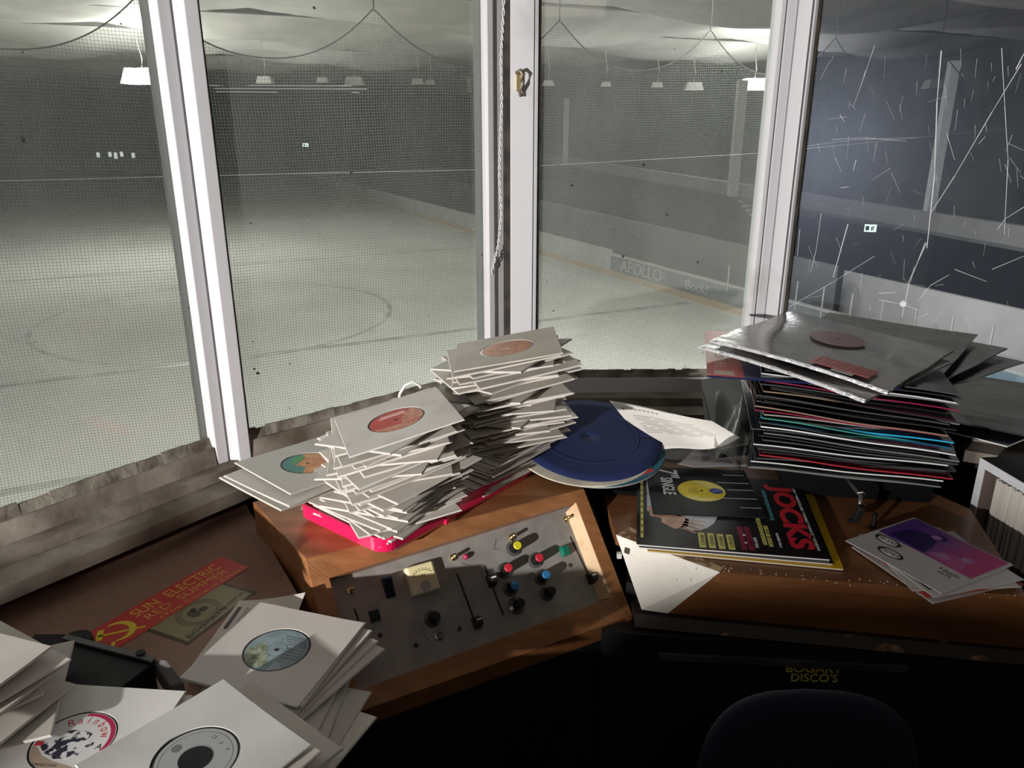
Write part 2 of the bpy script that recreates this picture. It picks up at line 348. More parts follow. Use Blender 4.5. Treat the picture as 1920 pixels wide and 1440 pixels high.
# latch on the centre post
lp = Vector((Q3a.x-.04, Q3a.y-.028, .085)); lt = empty('window_latch', lp - Vector((0,0,.03)), 'small tarnished metal latch painted over on the centre window post', 'latch')
g = MB(); g.box(lp+Vector((-.002,-.004,0)),(.016,.008,.040)); g.build('plate', M_brass, lt, bevel=.002)
g = MB().tube([lp+Vector((-.008,-.01,.018)), lp+Vector((0,-.026,.022)), lp+Vector((.007,-.028,.014)), lp+Vector((.003,-.026,-.006)), lp+Vector((-.002,-.018,-.02)), lp+Vector((.002,-.012,-.03))], .0042, 8)
g.build('hook', mat('tarnished_metal', (.50,.42,.30), .45, metal=.5, var=.6, scale=120), lt, smooth=True)
# scratches on the perspex pane
n4 = Vector((i4.x, i4.y, 0)); P4 = Vector((Q4a.x, Q4a.y, 0)) + n4*.001
def q4(x, y): return on_plane(x, y, P4, n4)
sc = MB(); rs = random.Random(3)
def scratch(p, w=.0005):
    for a, b in zip(p, p[1:]):
        A_, B_ = q4(*a), q4(*b); d = (B_-A_).normalized(); s = d.cross(n4)*w
        sc.hexa([A_-s, A_+s, B_+s*.6, B_-s*.6], [A_-s+n4*.0003, A_+s+n4*.0003, B_+s*.6+n4*.0003, B_-s*.6+n4*.0003])
for p, w in ([(1765,95),(1757,190),(1752,330),(1738,465)],.0012), ([(1878,90),(1884,200),(1890,300),(1883,440)],.0007), ([(1915,120),(1860,210),(1790,330),(1745,400)],.0008), ([(1590,420),(1562,520)],.0011), \
    ([(1640,480),(1560,530),(1480,575)],.0005), ([(1735,455),(1705,530),(1690,600)],.0009), ([(1738,455),(1700,535)],.0005), ([(1720,565),(1745,535),(1780,515)],.0006), ([(1790,505),(1850,528)],.0006), \
    ([(1560,262),(1620,258),(1700,265)],.0004), ([(1505,275),(1600,262),(1720,258)],.0003), ([(1577,352),(1592,350)],.0007), ([(1605,300),(1600,320)],.0008), ([(1920,388),(1885,410),(1870,430)],.0006), \
    ([(1860,505),(1920,480)],.0006), ([(1648,550),(1680,548)],.0008), ([(1648,562),(1690,570),(1725,582)],.0007), ([(1792,620),(1830,655)],.0006), ([(1740,622),(1835,628)],.0004), ([(1640,85),(1625,130),(1600,200)],.0005), \
    ([(1575,215),(1583,228)],.0007), ([(1775,250),(1790,300)],.0005), ([(1835,270),(1848,255)],.0005), ([(1905,130),(1920,100)],.0012), ([(1540,400),(1530,470),(1520,510)],.0006), ([(1500,430),(1495,480)],.0006): scratch(p, w)
for k in range(110):
    x, y = rs.uniform(1490,1918), rs.uniform(90,640); L_ = rs.uniform(6,45); a = rs.gauss(PI/2+.15,.35) if rs.random() < .65 else rs.uniform(0,PI)
    scratch([(x,y),(x+math.cos(a)*L_, y+math.sin(a)*L_)], rs.uniform(.00012,.00035))
M_scr = mat('scratch_white', (.8,.82,.86), .5, alpha=.55)
sc.build('scratches', M_scr, w4)
pt = MB(); c_ = q4(1694,570); pt.cyl(c_, c_+n4*.002, .008, .006, 9); pt.build('paint_blob', M_card, w4)

# ================================================================== THE ARENA beyond the glass
M_ice = mat('ice', (.85,.84,.79), .75, col2=(.72,.72,.69), scale=.35, lo=.35, hi=.7, spec=.08)
tag(MB().extr([rink(-34,-2,-5.1), rink(16,-2,-5.1), rink(16,92,-5.1), rink(-34,92,-5.1)], (0,0,.1)).build('floor.001', M_ice, recenter=False), kind='structure')
# painted lines and circles frozen into the ice
M_line = mat('faded_ice_paint', (.68,.71,.65), .4, var=.3, scale=2)
g = MB()
def arc(a, s, r, a0, a1, w=.12, n=40):
    for i in range(n):
        A_, B_ = a0+(a1-a0)*i/n, a0+(a1-a0)*(i+1)/n
        g.prism([tuple(rink(a+rr*math.cos(t), s+rr*math.sin(t), 0))[:2] for rr, t in ((r,A_),(r+w,A_),(r+w,B_),(r,B_))], -5.0, -4.996)
arc(2, 22, 4.5, 0, 2*PI); arc(-14, 30, 4.5, 0, 2*PI)
for s_ in (12, 17.5, 30, 46): g.prism([tuple(rink(a, ss, 0))[:2] for a, ss in ((-34,s_),(14.5,s_),(14.5,s_+.25),(-34,s_+.25))], -5.0, -4.997)
tag(g.build('ice_markings', M_line), kind='structure')
# ceiling: sagging white membrane between beams
M_mem = mat('grey_white_membrane', (.72,.70,.66), .6, var=.14, scale=.9, stretch=(1,1,1), bump=.0)
ZC = 3.5
def cf(u, v):
    a = -42 + 90*u; s = -4 + 96*v
    k = ((s-22.6)/6.0) % 1.0
    z = ZC - .55*math.sin(PI*k) + .25*math.sin(a*.35 + math.floor((s-22.6)/6.0)*2.1)*math.sin(PI*k) + .10*math.sin(a*1.3+s)
    return rink(a, s, z)
tag(MB().grid(cf, 120, 192).build('ceiling.001', M_mem, smooth=True, recenter=False), kind='structure')
M_beam = mat('dull_steel_beam', (.12,.12,.115), .7)
for k in range(3, 10):
    s_ = 22.6+(k-3)*6.0
    tag(MB().bar(rink(-42,s_,ZC-.05), rink(46,s_,ZC-.05), .34, .22).build('trim_%d' % (4+k), M_beam), kind='structure')
M_dark = mat('dark_arena_wall', (.14,.15,.15), .9, var=.35, scale=.5)
tag(MB().extr([rink(-36,88,-5), rink(48,88,-5), rink(48,88,5), rink(-36,88,5)], DD*.2).build('wall_far', M_dark, recenter=False), kind='structure')
tag(MB().extr([rink(-36,-4,-5), rink(-36,90,-5), rink(-36,90,5), rink(-36,-4,5)], -ND*.2).build('wall_left.001', M_dark, recenter=False), kind='structure')
tag(MB().extr([rink(34,-6,-5), rink(34,90,-5), rink(34,90,5), rink(34,-6,5)], ND*.2).build('wall_right.001', M_dark, recenter=False), kind='structure')
# side boards along the rink with advertising
AB = 14.7
M_bw = mat('white_board', (.62,.63,.62), .5, var=.12, scale=1.2)
M_bg = mat('grey_advert_board', (.30,.32,.33), .5, var=.15, scale=.8)
M_kick = mat('kick_plate', (.62,.50,.36), .5)
M_adl = mat('advert_lettering', (.60,.62,.62), .5)
brd = empty('rink_boards', rink(AB,5,-5), 'long grey rink side boards with faint advert lettering beyond the third pane', 'rink barrier')
def seg(s0, s1, z0, z1, a, m, nm, th=.06): return MB().extr([rink(a,s0,z0), rink(a,s1,z0), rink(a,s1,z1), rink(a,s0,z1)], ND*th).build(nm, m, brd)
seg(22.2, 66, -4.8, -4.12, AB, M_bw, 'white_panel'); seg(11.2, 22.2, -4.8, -4.28, AB, M_bg, 'grey_panel'); seg(5, 11.2, -4.95, -4.45, AB, M_bw, 'near_panel')
seg(5, 66, -5.0, -4.80, AB-.01, M_kick, 'kick_plate')
seg(5, 66, -4.30, -4.24, AB-.02, M_bw, 'cap_rail', .12)
def side_text(body, s, z, size, sx=1.0):   # lettering reading with the boards
    M = frame(rink(AB-.01, s, z), -DD, -ND)
    return MB().text(body, M, size, .01, sx=sx)
side_text('APOLLO', 20.4, -4.55, .55, 1.1).build('advert_lettering', M_adl, brd)
side_text('Book!', 17.6, -4.58, .40, 1.1).build('advert_lettering', M_adl, brd)
M_ablue = mat('blue_advert', (.28,.42,.50), .5, var=.3, scale=3)
seg(5, 8.9, -4.93, -4.52, AB-.012, M_ablue, 'blue_advert')
rg = MB(); Mr = frame(rink(AB-.02, 9.6, -4.72), -DD, -ND)
for i in range(24):
    A_, B_ = 2*PI*i/24, 2*PI*(i+1)/24
    q = [Mr @ Vector((r*math.cos(t), r*math.sin(t), 0)) for r, t in ((.09,A_),(.14,A_),(.14,B_),(.09,B_))]; rg.extr(q, -ND*.01)
rg.text('e', Mr, .16, .01); rg.build('advert_roundel', M_bg, brd)
# plexi posts on the near boards
M_post = mat('pale_post', (.72,.72,.70), .5)
for k in range(12):
    s_ = 7.2 + k*.83
    MB().bar(rink(AB,s_,-4.45), rink(AB,s_,-3.72), .025, .025, up=DD).build('plexi_post', M_post, brd)
# pale player-bench wall and middle tier behind the boards
p0, p1 = at(1583,508,-3.6), at(1920,582,-3.6)
pw = MB(); dn = (p1-p0).normalized(); p1e = p1 + dn*6
pw.extr([Vector((p0.x,p0.y,-5)), Vector((p1e.x,p1e.y,-5)), Vector((p1e.x,p1e.y,-3.6)), Vector((p0.x,p0.y,-3.6))], (.07,.13,0))
tag(pw.build('bench_wall', mat('pale_grey_panel', (.74,.74,.73), .6, var=.1, scale=1)), 'pale grey panel wall of the players bench beyond the scratched pane', 'wall panel')
p0, p1 = at(1022,378,-3.3), at(1572,500,-3.3)
dn = (p0-p1).normalized()
tw = MB().extr([Vector((*v2(p1),-5)), Vector((*v2(p0+dn*14),-5)), Vector((*v2(p0+dn*14),-3.3)), Vector((*v2(p1),-3.3))], (.07,.13,0))
tag(tw.build('barrier_wall', mat('mid_grey_panel', (.20,.21,.205), .7, var=.15, scale=.7)), 'mid grey spectator barrier wall behind the rink boards', 'wall panel')
p0, p1 = at(1110,303,-2.0), at(1916,424,-2.0); dn = (p1-p0).normalized()
bf = empty('balcony', (p0.x,p0.y,-2.5), 'grey concrete balcony edge running along the dark stand on the right', 'balcony')
a0_, a1_ = p0-dn*16, p1+dn*10; ou = Vector((.14,.26,0))
MB().extr([Vector((*v2(a0_),-2.42)), Vector((*v2(a1_),-2.42)), Vector((*v2(a1_),-2.0)), Vector((*v2(a0_),-2.0))], ou).build('fascia', mat('concrete_fascia', (.25,.25,.24), .8, var=.1), bf)
MB().extr([Vector((*v2(a0_),-2.5)), Vector((*v2(a1_),-2.5)), Vector((*v2(a1_),-2.42)), Vector((*v2(a0_),-2.42))], ou*12).build('deck', M_dark, bf)
def column(x, ytop, ybot, z, w=.3):
    p = at(x, ybot, z); return tag(MB().box((p.x,p.y,(z+1.3)/2-.2),(w,w,1.3-z+.4)).build('steel_column', mat('grey_column', (.55,.56,.56), .7)), 'grey steel column rising from the balcony %s' % ({1375:'beyond the right half of the third pane',1742:'beyond the scratched fourth pane',1060:'beyond the left edge of the third pane'}[x]), 'column', 'stand columns')
column(1375, 0, 345, -2.0); column(1742, 0, 396, -2.0, .2); column(1060, 0, 296, -2.0)
# stair flight with pale nosings
st = empty('stair_flight', at(1440,440,-3.6), 'stair flight with pale step edges in the dark stand', 'stairs')
for k in range(9):
    c_ = at(1444-k*7, 446-k*8.5, -3.35+k*.1); MB().bar(c_, c_+Vector((.85,.45,0)), .22, .07).build('step', mat('step_nosing', (.42,.42,.41), .7), st)
# exit signs, and glowing panels that paint in window reflections
M_exit = mat('exit_sign_light', (.6,.9,.7), .5, emit=(.78,1,.84), es=1.6)
M_reflect = mat('reflection_white', (.9,.9,.9), .5, emit=(.9,.95,1), es=.8)
M_man = mat('sign_green', (.02,.16,.08), .5)
def sign(x, y, z_or_y, w, h, label):
    r = ray(x, y); p = r*(z_or_y/r.y); e = empty('exit_sign', p-Vector((0,0,h/2)), label, 'sign', 'exit signs')
    Mf = frame(p, Vector((r.y,-r.x,0)), Vector((-r.x,-r.y,0)))
    g = MB(); g.hexa([Mf @ Vector(q) for q in ((-w/2,-h/2,-.04),(w/2,-h/2,-.04),(w/2,h/2,-.04),(-w/2,h/2,-.04))], [Mf @ Vector(q) for q in ((-w/2,-h/2,0),(w/2,-h/2,0),(w/2,h/2,0),(-w/2,h/2,0))]); g.build('panel', M_exit, e)
    g = MB()
    for q in ([(-.40,-.3),(-.1,-.3),(-.1,.3),(-.40,.3)], [(.08,-.35),(.14,-.35),(.2,0),(.13,.3),(.05,.1)], [(.22,-.3),(.30,-.3),(.28,.1),(.36,.3),(.2,.3)]):
        g.extr([Mf @ Vector((a*w,b*h,.002)) for a, b in q], (Mf.to_3x3() @ Vector((0,0,.01))))
    g.build('pictogram', M_man, e)
sign(1632,428,24,.34,.22,'small lit exit sign beyond the scratched fourth pane'); sign(573,272,60,.42,.24,'tiny lit exit sign in the dark beyond the second pane')
g = MB(); r = ray(200,291)  # window reflections put in as small glowing boxes
for k in range(7):
    if k in (1,5): continue
    p = ray(184+k*11,291+random.uniform(-2,2)); p = p*(70/p.y); g.box(p,(.26,.05,.42+.1*(k%2)))
tag(g.build('reflection_panels', M_reflect), 'row of small glowing panels painting in window reflections beyond the first pane', 'reflection')
# far end boards (white panels)
fb = empty('far_boards', (-38,74,-5), 'row of white panels along the far end of the rink beyond the first pane', 'rink barrier')
for k in range(11):
    q0, q1 = ray(24+k*34,291+k*1.2), ray(24+(k+1)*34-2,291+(k+1)*1.2); q0 = q0*(74/q0.y); q1 = q1*(74/q1.y)
    MB().extr([q0-Vector((0,0,1.1)), q1-Vector((0,0,1.1)), q1, q0], (0,.1,0)).build('panel', mat('far_white_panel', (.34,.35,.34), .6, var=.2, scale=.4), fb)
q0, q1 = ray(-120,334), ray(640,331); q0 = q0*(70/q0.y); q1 = q1*(70/q1.y)
MB().extr([q0-Vector((0,0,2)), q1-Vector((0,0,2)), q1, q0], (0,.1,0)).build('kick_board', mat('far_grey_board', (.24,.26,.25), .7), fb)
# pendant floodlights
M_hood = mat('lamp_hood', (.50,.50,.47), .5)
M_on = mat('lamp_lit', (1,1,1), .5, emit=(1,1,.97), es=30)
def flood(x, y, z, w, lit, where):
    p = at(x, y, z); e = empty('pendant_floodlight', p - Vector((0,0,w*.22)), ('lit white pendant floodlight glowing %s' if lit else 'unlit grey pendant floodlight hanging %s') % where, 'floodlight', 'rink floodlights')
    h = w*.42
    g = MB(); g.hexa([p+Vector(q) for q in ((-w/2,-w*.4,-h/2),(w/2,-w*.4,-h/2),(w/2,w*.4,-h/2),(-w/2,w*.4,-h/2))], [p+Vector(q) for q in ((-w*.38,-w*.3,h/2),(w*.38,-w*.3,h/2),(w*.38,w*.3,h/2),(-w*.38,w*.3,h/2))]); g.build('hood', M_on if lit else M_hood, e)
    MB().tube([p+Vector((0,0,h/2)), p+Vector((.05,0,.6)), p+Vector((-.08,0,ZC-z-.5)), p+Vector((0,0,ZC-z-.1))], .018).build('suspension_wire', M_hood, e)
for x, y, w, lit, where in ((268,143,1.25,1,'high beyond the first pane'),(1414,158,1.1,1,'high beyond the third pane'),(497,150,.62,0,'left in the second pane'),(665,152,.75,0,'below the net peak in the second pane'),
        (783,153,.5,0,'right of centre in the second pane'),(807,154,.4,0,'far off beside another in the second pane'),(605,150,.45,0,'far off in the middle of the second pane'),(1028,156,.5,0,'left in the third pane'),(1136,158,.45,0,'centre left in the third pane'),
        (1232,159,.5,0,'centre right in the third pane'),(1300,162,.85,0,'beside the lit lamp in the third pane'),(1754,158,.9,0,'above the scratched pane column')):
    flood(x, y, 1.6, w, lit, where)
for x, y in ((268,128),(1420,138)):
    p = at(x,y,1.75); lamp('floodlight_glow', 'POINT', p+Vector((0,0,.5)), 350, (1,1,.95), .3)
# fluorescent battens reflected bands
g = MB()
for y_, x0, x1 in ((160,382,660),(166,402,688),(172,405,520),(173,660,674)):
    a_, b_ = ray(x0,y_), ray(x1,y_+1); g.bar(a_*(66/a_.y), b_*(66/b_.y), .08, .07)
tag(g.build('strip_lights', mat('dim_strip', (.8,.8,.8), .5, emit=(1,1,.97), es=.35)), 'rows of dim strip lights far across the rink beyond the second pane', 'strip lights')
# safety net with scalloped top rope
NS0 = 10.3; HN = 1.40; SP = 2.66
def net_mat():
    m = bpy.data.materials.new('net_mesh'); m.use_nodes = True; nt = m.node_tree; N = nt.nodes; L = nt.links; N.clear()
    out = N.new('ShaderNodeOutputMaterial'); tr = N.new('ShaderNodeBsdfTransparent'); df = N.new('ShaderNodeBsdfDiffuse'); df.inputs[0].default_value = (.12,.13,.115,1)
    mx = N.new('ShaderNodeMixShader'); uv = N.new('ShaderNodeUVMap'); sp = N.new('ShaderNodeSeparateXYZ'); L.new(uv.outputs[0], sp.inputs[0])
    outs = []
    for ax in (0,1):
        fr = N.new('ShaderNodeMath'); fr.operation = 'FRACT'; L.new(sp.outputs[ax], fr.inputs[0])
        lt_ = N.new('ShaderNodeMath'); lt_.operation = 'LESS_THAN'; lt_.inputs[1].default_value = .085; L.new(fr.outputs[0], lt_.inputs[0]); outs.append(lt_)
    mxm = N.new('ShaderNodeMath'); mxm.operation = 'MAXIMUM'; L.new(outs[0].outputs[0], mxm.inputs[0]); L.new(outs[1].outputs[0], mxm.inputs[1])
    L.new(mxm.outputs[0], mx.inputs[0]); L.new(tr.outputs[0], mx.inputs[1]); L.new(df.outputs[0], mx.inputs[2]); L.new(mx.outputs[0], out.inputs[0]); return m
pk0 = (Vector((.93,16.9,0))*(HN/2)).dot(ND)
def ntop(a):
    k = ((a-pk0)/SP) % 1.0; q = abs(k-.5)*2
    return HN - .05 - .62*(1-q**2.2)*(1.0) + .0
net = empty('safety_net', rink(0,NS0,-5), 'fine dark safety net hung in scallops between the booth and the ice', 'net')
nu, nv = 420, 12; a0n, a1n = pk0-SP*4.5, 14.5
me = bpy.data.meshes.new('mesh'); vs = []; fs = []; uvs = []
for j in range(nv+1):
    for i in range(nu+1):
        a = a0n+(a1n-a0n)*i/nu; z = -5 + (ntop(a)+5)*j/nv
        wob = .05*math.sin(a*1.7+z*.8)+.03*math.sin(z*2.3+a*.6)
        vs.append(rink(a, NS0+wob, z) - rink(0,NS0,-5)); uvs.append((a/.037+.25*math.sin(z*1.9+a*.5)*3, z/.037+.8*math.sin(a*1.1)))
for j in range(nv):
    for i in range(nu): fs.append((j*(nu+1)+i, j*(nu+1)+i+1, (j+1)*(nu+1)+i+1, (j+1)*(nu+1)+i))
me.from_pydata(vs, [], fs); ul = me.uv_layers.new(name='UVMap')
for lp_ in me.loops: ul.data[lp_.index].uv = uvs[lp_.vertex_index]
me.materials.append(net_mat()); no = bpy.data.objects.new('netting', me); C.objects.link(no); no.parent = net
MB().tube([rink(a0n+(a1n-a0n)*i/380, NS0, ntop(a0n+(a1n-a0n)*i/380)) for i in range(381)], .009, 6).build('top_rope', mat('dark_rope', (.03,.032,.03), .9), net)
for k in range(-4, 6):
    a = pk0+k*SP
    if a > 14.5: continue
    MB().tube([rink(a,NS0,HN-.06), rink(a,NS0,HN+.15), rink(a,NS0,ZC)], .008).build('hanger', mat('dark_rope', (.03,.032,.03), .9), net)
pts = [on_plane(x, y, DD*NS0*.97, DD) for x, y in ((-60,341),(400,329),(905,318),(1010,311),(1430,287),(1900,240))]
tag(MB().tube(pts, .0026).build('steel_cable', mat('cable_grey', (.35,.36,.35), .6)), 'thin steel cable crossing straight beyond the first three panes', 'cable')

# ================================================================== DESK
ZB = -.735      # left board
def P(v, z=None): return Vector((v[0], v[1], v[2] if z is None else z))
# carcass: dark lower cabinet
car = MB()
car.prism([(.21,1.23),(.35,1.165),(.86,1.09),(.90,1.15),(1.6,.85),(1.72,1.0),(.70,1.74),(.30,1.74)], -1.55, -.80)
car.prism([(-1.25,.30),(-.44,.84),(-.21,.97),(.21,1.20),(.20,1.70),(-.12,1.70),(-.55,1.34),(-1.2,.45)], -1.55, -.885)
tag(car.build('desk_cabinet', M_black), 'black painted cabinet carrying the whole booth counter', 'cabinet')
# left hardboard
lb = [at(455,935,ZB), at(-40,1148,ZB), Vector((-1.24,.50,ZB)), Vector((-1.24,.10,ZB)), Vector((-.28,.56,ZB)), at(560,1118,ZB)]
g = MB().prism([v2(p) for p in lb], ZB-.018, ZB); board = tag(g.build('counter_board', M_hard), 'dull brown hardboard counter top carrying two stickers on the left', 'counter')
g = MB(); q = [(-1.22,.42),(-1.22,.12),(-.28,.585),(-.40,1.0),(-.60,1.36),(-.66,1.28)]; g.prism(q, -.885, ZB-.02); tag(g.build('board_plinth', M_black), 'black plinth under the left hardboard counter', 'plinth')
# right counter with sloped fascia
ZR = -.72
R0, R1, R2 = at(1155,1003,ZR), at(1350,1073,ZR), at(1925,1118,ZR)
B0, B1, B2 = at(1203,1143,-.83), at(1252,1150,-.83), at(1925,1216,-.83)
rc = empty('right_counter', (.5,1.2,-.84), 'varnished brown counter with a sloping front, its left corner worn and painted pale with lamp light', 'counter')
MB().prism([v2(R0), v2(R1), v2(R2), (.90,1.36), (.72,1.72), (.62,1.74), (.18,1.66)], ZR-.02, ZR).build('top', M_woodd, rc)
g = MB()
wt = mat('worn_lit_top_edge', (.62,.42,.24), .4, col2=(.22,.10,.04), scale=45, lo=.42, hi=.52, bump=.3, bscale=90)  # worn spots, with the lit patch carried on in the pale tan
inn = Vector((.012,.03,0))
g.extr([R0, B0, B1, R1], Vector((.03,.045,-.01))).mi(1); g.extr([R1, B1, B2, R2], Vector((.01,.05,-.01))); g.build('sloping_front', [M_wornlit, M_woodd], rc)
MB().extr([R0+Vector((0,0,.0004)), R1+Vector((0,0,.0004)), R1+Vector((.01,.012,.0004)), R0+Vector((.03,.028,.0004))], (0,0,.0006)).build('worn_lit_edge', wt, rc)
# pale crumbs standing in for highlight sparkles along the ridge
g = MB(); rr = random.Random(11)
for k in range(46):
    t = rr.random()**1.4; p = R1.lerp(R2, t) + Vector((rr.gauss(0,.004), rr.gauss(.004,.007), .0008)); s_ = rr.uniform(.0006,.0016); g.box(p, (s_*2,s_,.0012), Matrix.Rotation(rr.uniform(0,3),3,'Z'))
g.build('ridge_sparkles', mat('sparkle_pale', (.75,.55,.38), .25), rc)
# black edge with chipped paint, below the front
g = MB(); e0, e1 = at(1190,1152,-.835), at(1925,1222,-.835); g.extr([e0, e0-Vector((0,.012,.018)), e1-Vector((0,.012,.018)), e1], (0,.05,0)); 
g.build('chipped_edge', mat('chipped_black_edge', (.035,.022,.016), .6, col2=(.30,.16,.08), scale=16, stretch=(1,3,1), lo=.30, hi=.37), rc)
# shelf edge and BOGART DISCO'S sticker on the black front
fp = empty('front_panel', (.55,1.08,-1.3), "black cabinet front under the right counter lettered BOGART DISCO'S in yellow", 'panel')
MB().extr([Vector((.16,1.165,-1.4)), Vector((1.3,1.0,-1.4)), Vector((1.3,1.0,-.86)), Vector((.16,1.165,-.86))], (.004,.03,0)).build('panel', M_black, fp)
PN = Vector((.16,1.165,0)); pn = Vector((-.165,-1.14,0)).normalized()
def onf(x, y): return on_plane(x, y, PN, pn) + pn*.001
g = MB().extr([onf(1235,1222), onf(1700,1246), onf(1700,1256), onf(1235,1232)], pn*.008); g.build('shelf_edge', mat('dusty_grey', (.05,.05,.055), .8, var=.5, scale=12), fp)
cS = onf(1525,1254); ux_ = (onf(1575,1256)-onf(1475,1254)).normalized(); cS2 = onf(1526,1271)
w_ = (onf(1575,1256)-onf(1475,1254)).length
M_yel = mat('yellow_sticker_ink', (.75,.68,.12), .5)
g = MB().text('BOGART', frame(cS, ux_, pn), w_*.26, .0002, sx=1.02, off=.0003); g.text("DISCO'S", frame(cS2, ux_, pn), w_*.26, .0002, sx=.95, off=.0001); g.build('lettering', M_yel, fp)

# ================================================================== CONSOLE
CO = Vector((-.336,1.10,-.673)); cux = Vector((.881,.473,0)).normalized(); ch = Vector((.473,-.881,0)).normalized()
cD = (ch*.686 + Vector((0,0,-.728))).normalized(); cN = cux.cross(-cD).normalized()
CW, CH, CT = .54, .25, .035
if cN.z < 0: cN = -cN
con = empty('mixing_console', CO - Vector((0,0,.2)), 'varnished wooden mixing desk with a grey sloping control panel', 'mixing desk')
def cl(u, v, w=0.0): return CO + cux*u + cD*v + cN*w
# inner opening measured on the face
ou0, ov0, ou1, ov1 = .030, .040, .512, .208
fr_ = MB()
def face_bar(pts, depth=.034): fr_.extr([cl(*p, 0) for p in pts], -cN*depth)
face_bar([(0,0),(CW,0),(ou1,ov0-.018),(ou0,ov0)]); face_bar([(0,CH),(CW,CH),(ou1,ov1),(ou0,ov1+.012)]); face_bar([(0,0),(ou0,ov0),(ou0,ov1+.012),(0,CH)]); face_bar([(CW,0),(CW,CH),(ou1,ov1),(ou1,ov0-.018)])
fr_.build('face_frame', M_wood, con, bevel=.001)
# lining of the right side of the opening, lamp light painted in as paler wood
g = MB(); g.extr([cl(ou1,ov0-.018,-.0005), cl(ou1,ov1,-.0005), cl(ou1-.012,ov1-.004,-.026), cl(ou1-.014,ov0-.01,-.026)], cux*.004); g.build('opening_liner', M_woodlit, con)
# body
TB = [CO, CO+cux*CW, Vector((.056,1.479,0)), Vector((.03,1.58,0)), Vector((-.13,1.56,0)), Vector((-.485,1.30,0))]
g = MB(); g.prism([v2(p) for p in TB], CO.z-.014, CO.z); g.build('top', M_wood, con, bevel=.0015)
for nm, u in (('left_side', .0), ('right_side', CW-.014)):
    a_, b_ = cl(u,0), cl(u,CH); back = TB[5] if u == 0 else TB[2] - cux*.014
    if u == 0: q = [a_-cN*.001, b_-cN*.001, Vector((b_.x,b_.y,-.90)), Vector((back.x,back.y,-.90)), Vector((back.x,back.y,CO.z-.0005))]
    else: q = [a_-cN*.001, b_-cN*.001, Vector((b_.x,b_.y,-.90)), Vector((back.x,back.y,-.90)), Vector((back.x,back.y,CO.z-.0005))]
    MB().extr(q, cux*.014).build(nm, M_wood, con, bevel=.001)
g = MB(); b0_, b1_ = cl(0,CH,-.002), cl(CW,CH,-.002); g.extr([b0_, b1_, Vector((b1_.x,b1_.y,-.93)), Vector((b0_.x,b0_.y,-.93))], -ch*.014); g.build('lower_front', M_woodd, con)
# control panel recessed
PW = -.026
g = MB(); g.extr([cl(ou0-.01,ov0-.03,PW), cl(ou1+.01,ov0-.03,PW), cl(ou1+.01,ov1+.02,PW), cl(ou0-.01,ov1+.02,PW)], -cN*.003); panel = g.build('control_panel', M_alu, con)
PP = cl(0,0,PW)
def pp(x, y): return on_plane(x, y, PP, cN)
def slot(xa, ya, xb, yb, w=.0035):
    a_, b_ = pp(xa,ya), pp(xb,yb); d = (b_-a_).normalized(); s_ = d.cross(cN)*w/2
    MB().extr([a_-s_, a_+s_, b_+s_, b_-s_], cN*.0005).build('fader_slot', M_dirt, panel)
slot(908,1060,944,1154); slot(857,1076,890,1165); slot(1069,1006,1103,1078); slot(664,1141,672,1163)
M_fad = mat('fader_black', (.02,.018,.018), .45)
def fader(x, y, nm='fader_knob'):
    c_ = pp(x, y); g = MB(); u_, v_ = cux*.0075, cD*.011
    g.hexa([c_-u_-v_, c_+u_-v_, c_+u_+v_, c_-u_+v_], [c_-u_*.8-v_*.5+cN*.020, c_+u_*.8-v_*.5+cN*.020, c_+u_*.8+v_*.4+cN*.020, c_-u_*.8+v_*.4+cN*.020]); o = g.build(nm, M_fad, con, bevel=.001)
    MB().extr([c_-u_*.6+cN*.0202-v_*.4, c_+u_*.6+cN*.0202-v_*.4, c_+u_*.6+cN*.0202-v_*.15, c_-u_*.6+cN*.0202-v_*.15], cN*.0005).build('white_line', M_card, o)
fader(920,1090); fader(893,1168); fader(1107,1085)
M_clr = mat('clear_skirt', (.10,.095,.09), .15, metal=.2)
def knob(x, y, col, nm, black=False, big=1.0):
    # the cap is what is measured; base sits straight beneath
    cap = on_plane(x, y, PP + cN*.027, cN); b_ = cap - cN*.027
    k = empty('rotary_knob'); k.parent = con; k.location = b_ - world_loc(con)
    tag(k, '%s capped rotary knob' % nm)
    g = MB(); Mx = frame(b_, cux, cN); g.lathe([(.0135*big,0),(.0135*big,.0035),(.0095,.0055)], 28, Mx); g.build('skirt', M_clr, k, smooth=False)
    g = MB(); g.lathe([(.0088,.0055),(.0082,.022),(.0078,.024)], 24, Mx); g.build('body', M_blackp if black else M_metal if False else M_blackp, k)
    g = MB(); g.lathe([(.0076,.024),(.0076,.0265),(.0066,.0273)], 24, Mx); g.build('cap', mat('cap_'+nm, col, .4), k)
knob(971,1022,(.75,.68,.03),'yellow'); knob(954,1064,(.62,.03,.05),'red'); knob(1012,1045,(.62,.03,.05),'red'); knob(966,1098,(.03,.18,.42),'blue'); knob(1025,1077,(.03,.18,.42),'blue')
knob(1036,1107,(.015,.014,.014),'black', True); knob(978,1130,(.03,.022,.015),'black', True, 1.15); knob(818,1155,(.02,.018,.016),'black', True, 1.05)
def button(x, y, col, nm):
    c_ = pp(x, y); g = MB(); g.hexa([c_-cux*.009-cD*.010, c_+cux*.009-cD*.010, c_+cux*.009+cD*.010, c_-cux*.009+cD*.010], [c_-cux*.007-cD*.008+cN*.012, c_+cux*.007-cD*.008+cN*.012, c_+cux*.007+cD*.008+cN*.012, c_-cux*.007+cD*.008+cN*.012])
    tag(g.build('push_button', mat('btn_'+nm, col, .3), con, bevel=.0015), nm+' square push button')
button(1057,1034,(.01,.17,.11),'green'); button(702,1155,(.005,.02,.025),'black'); 
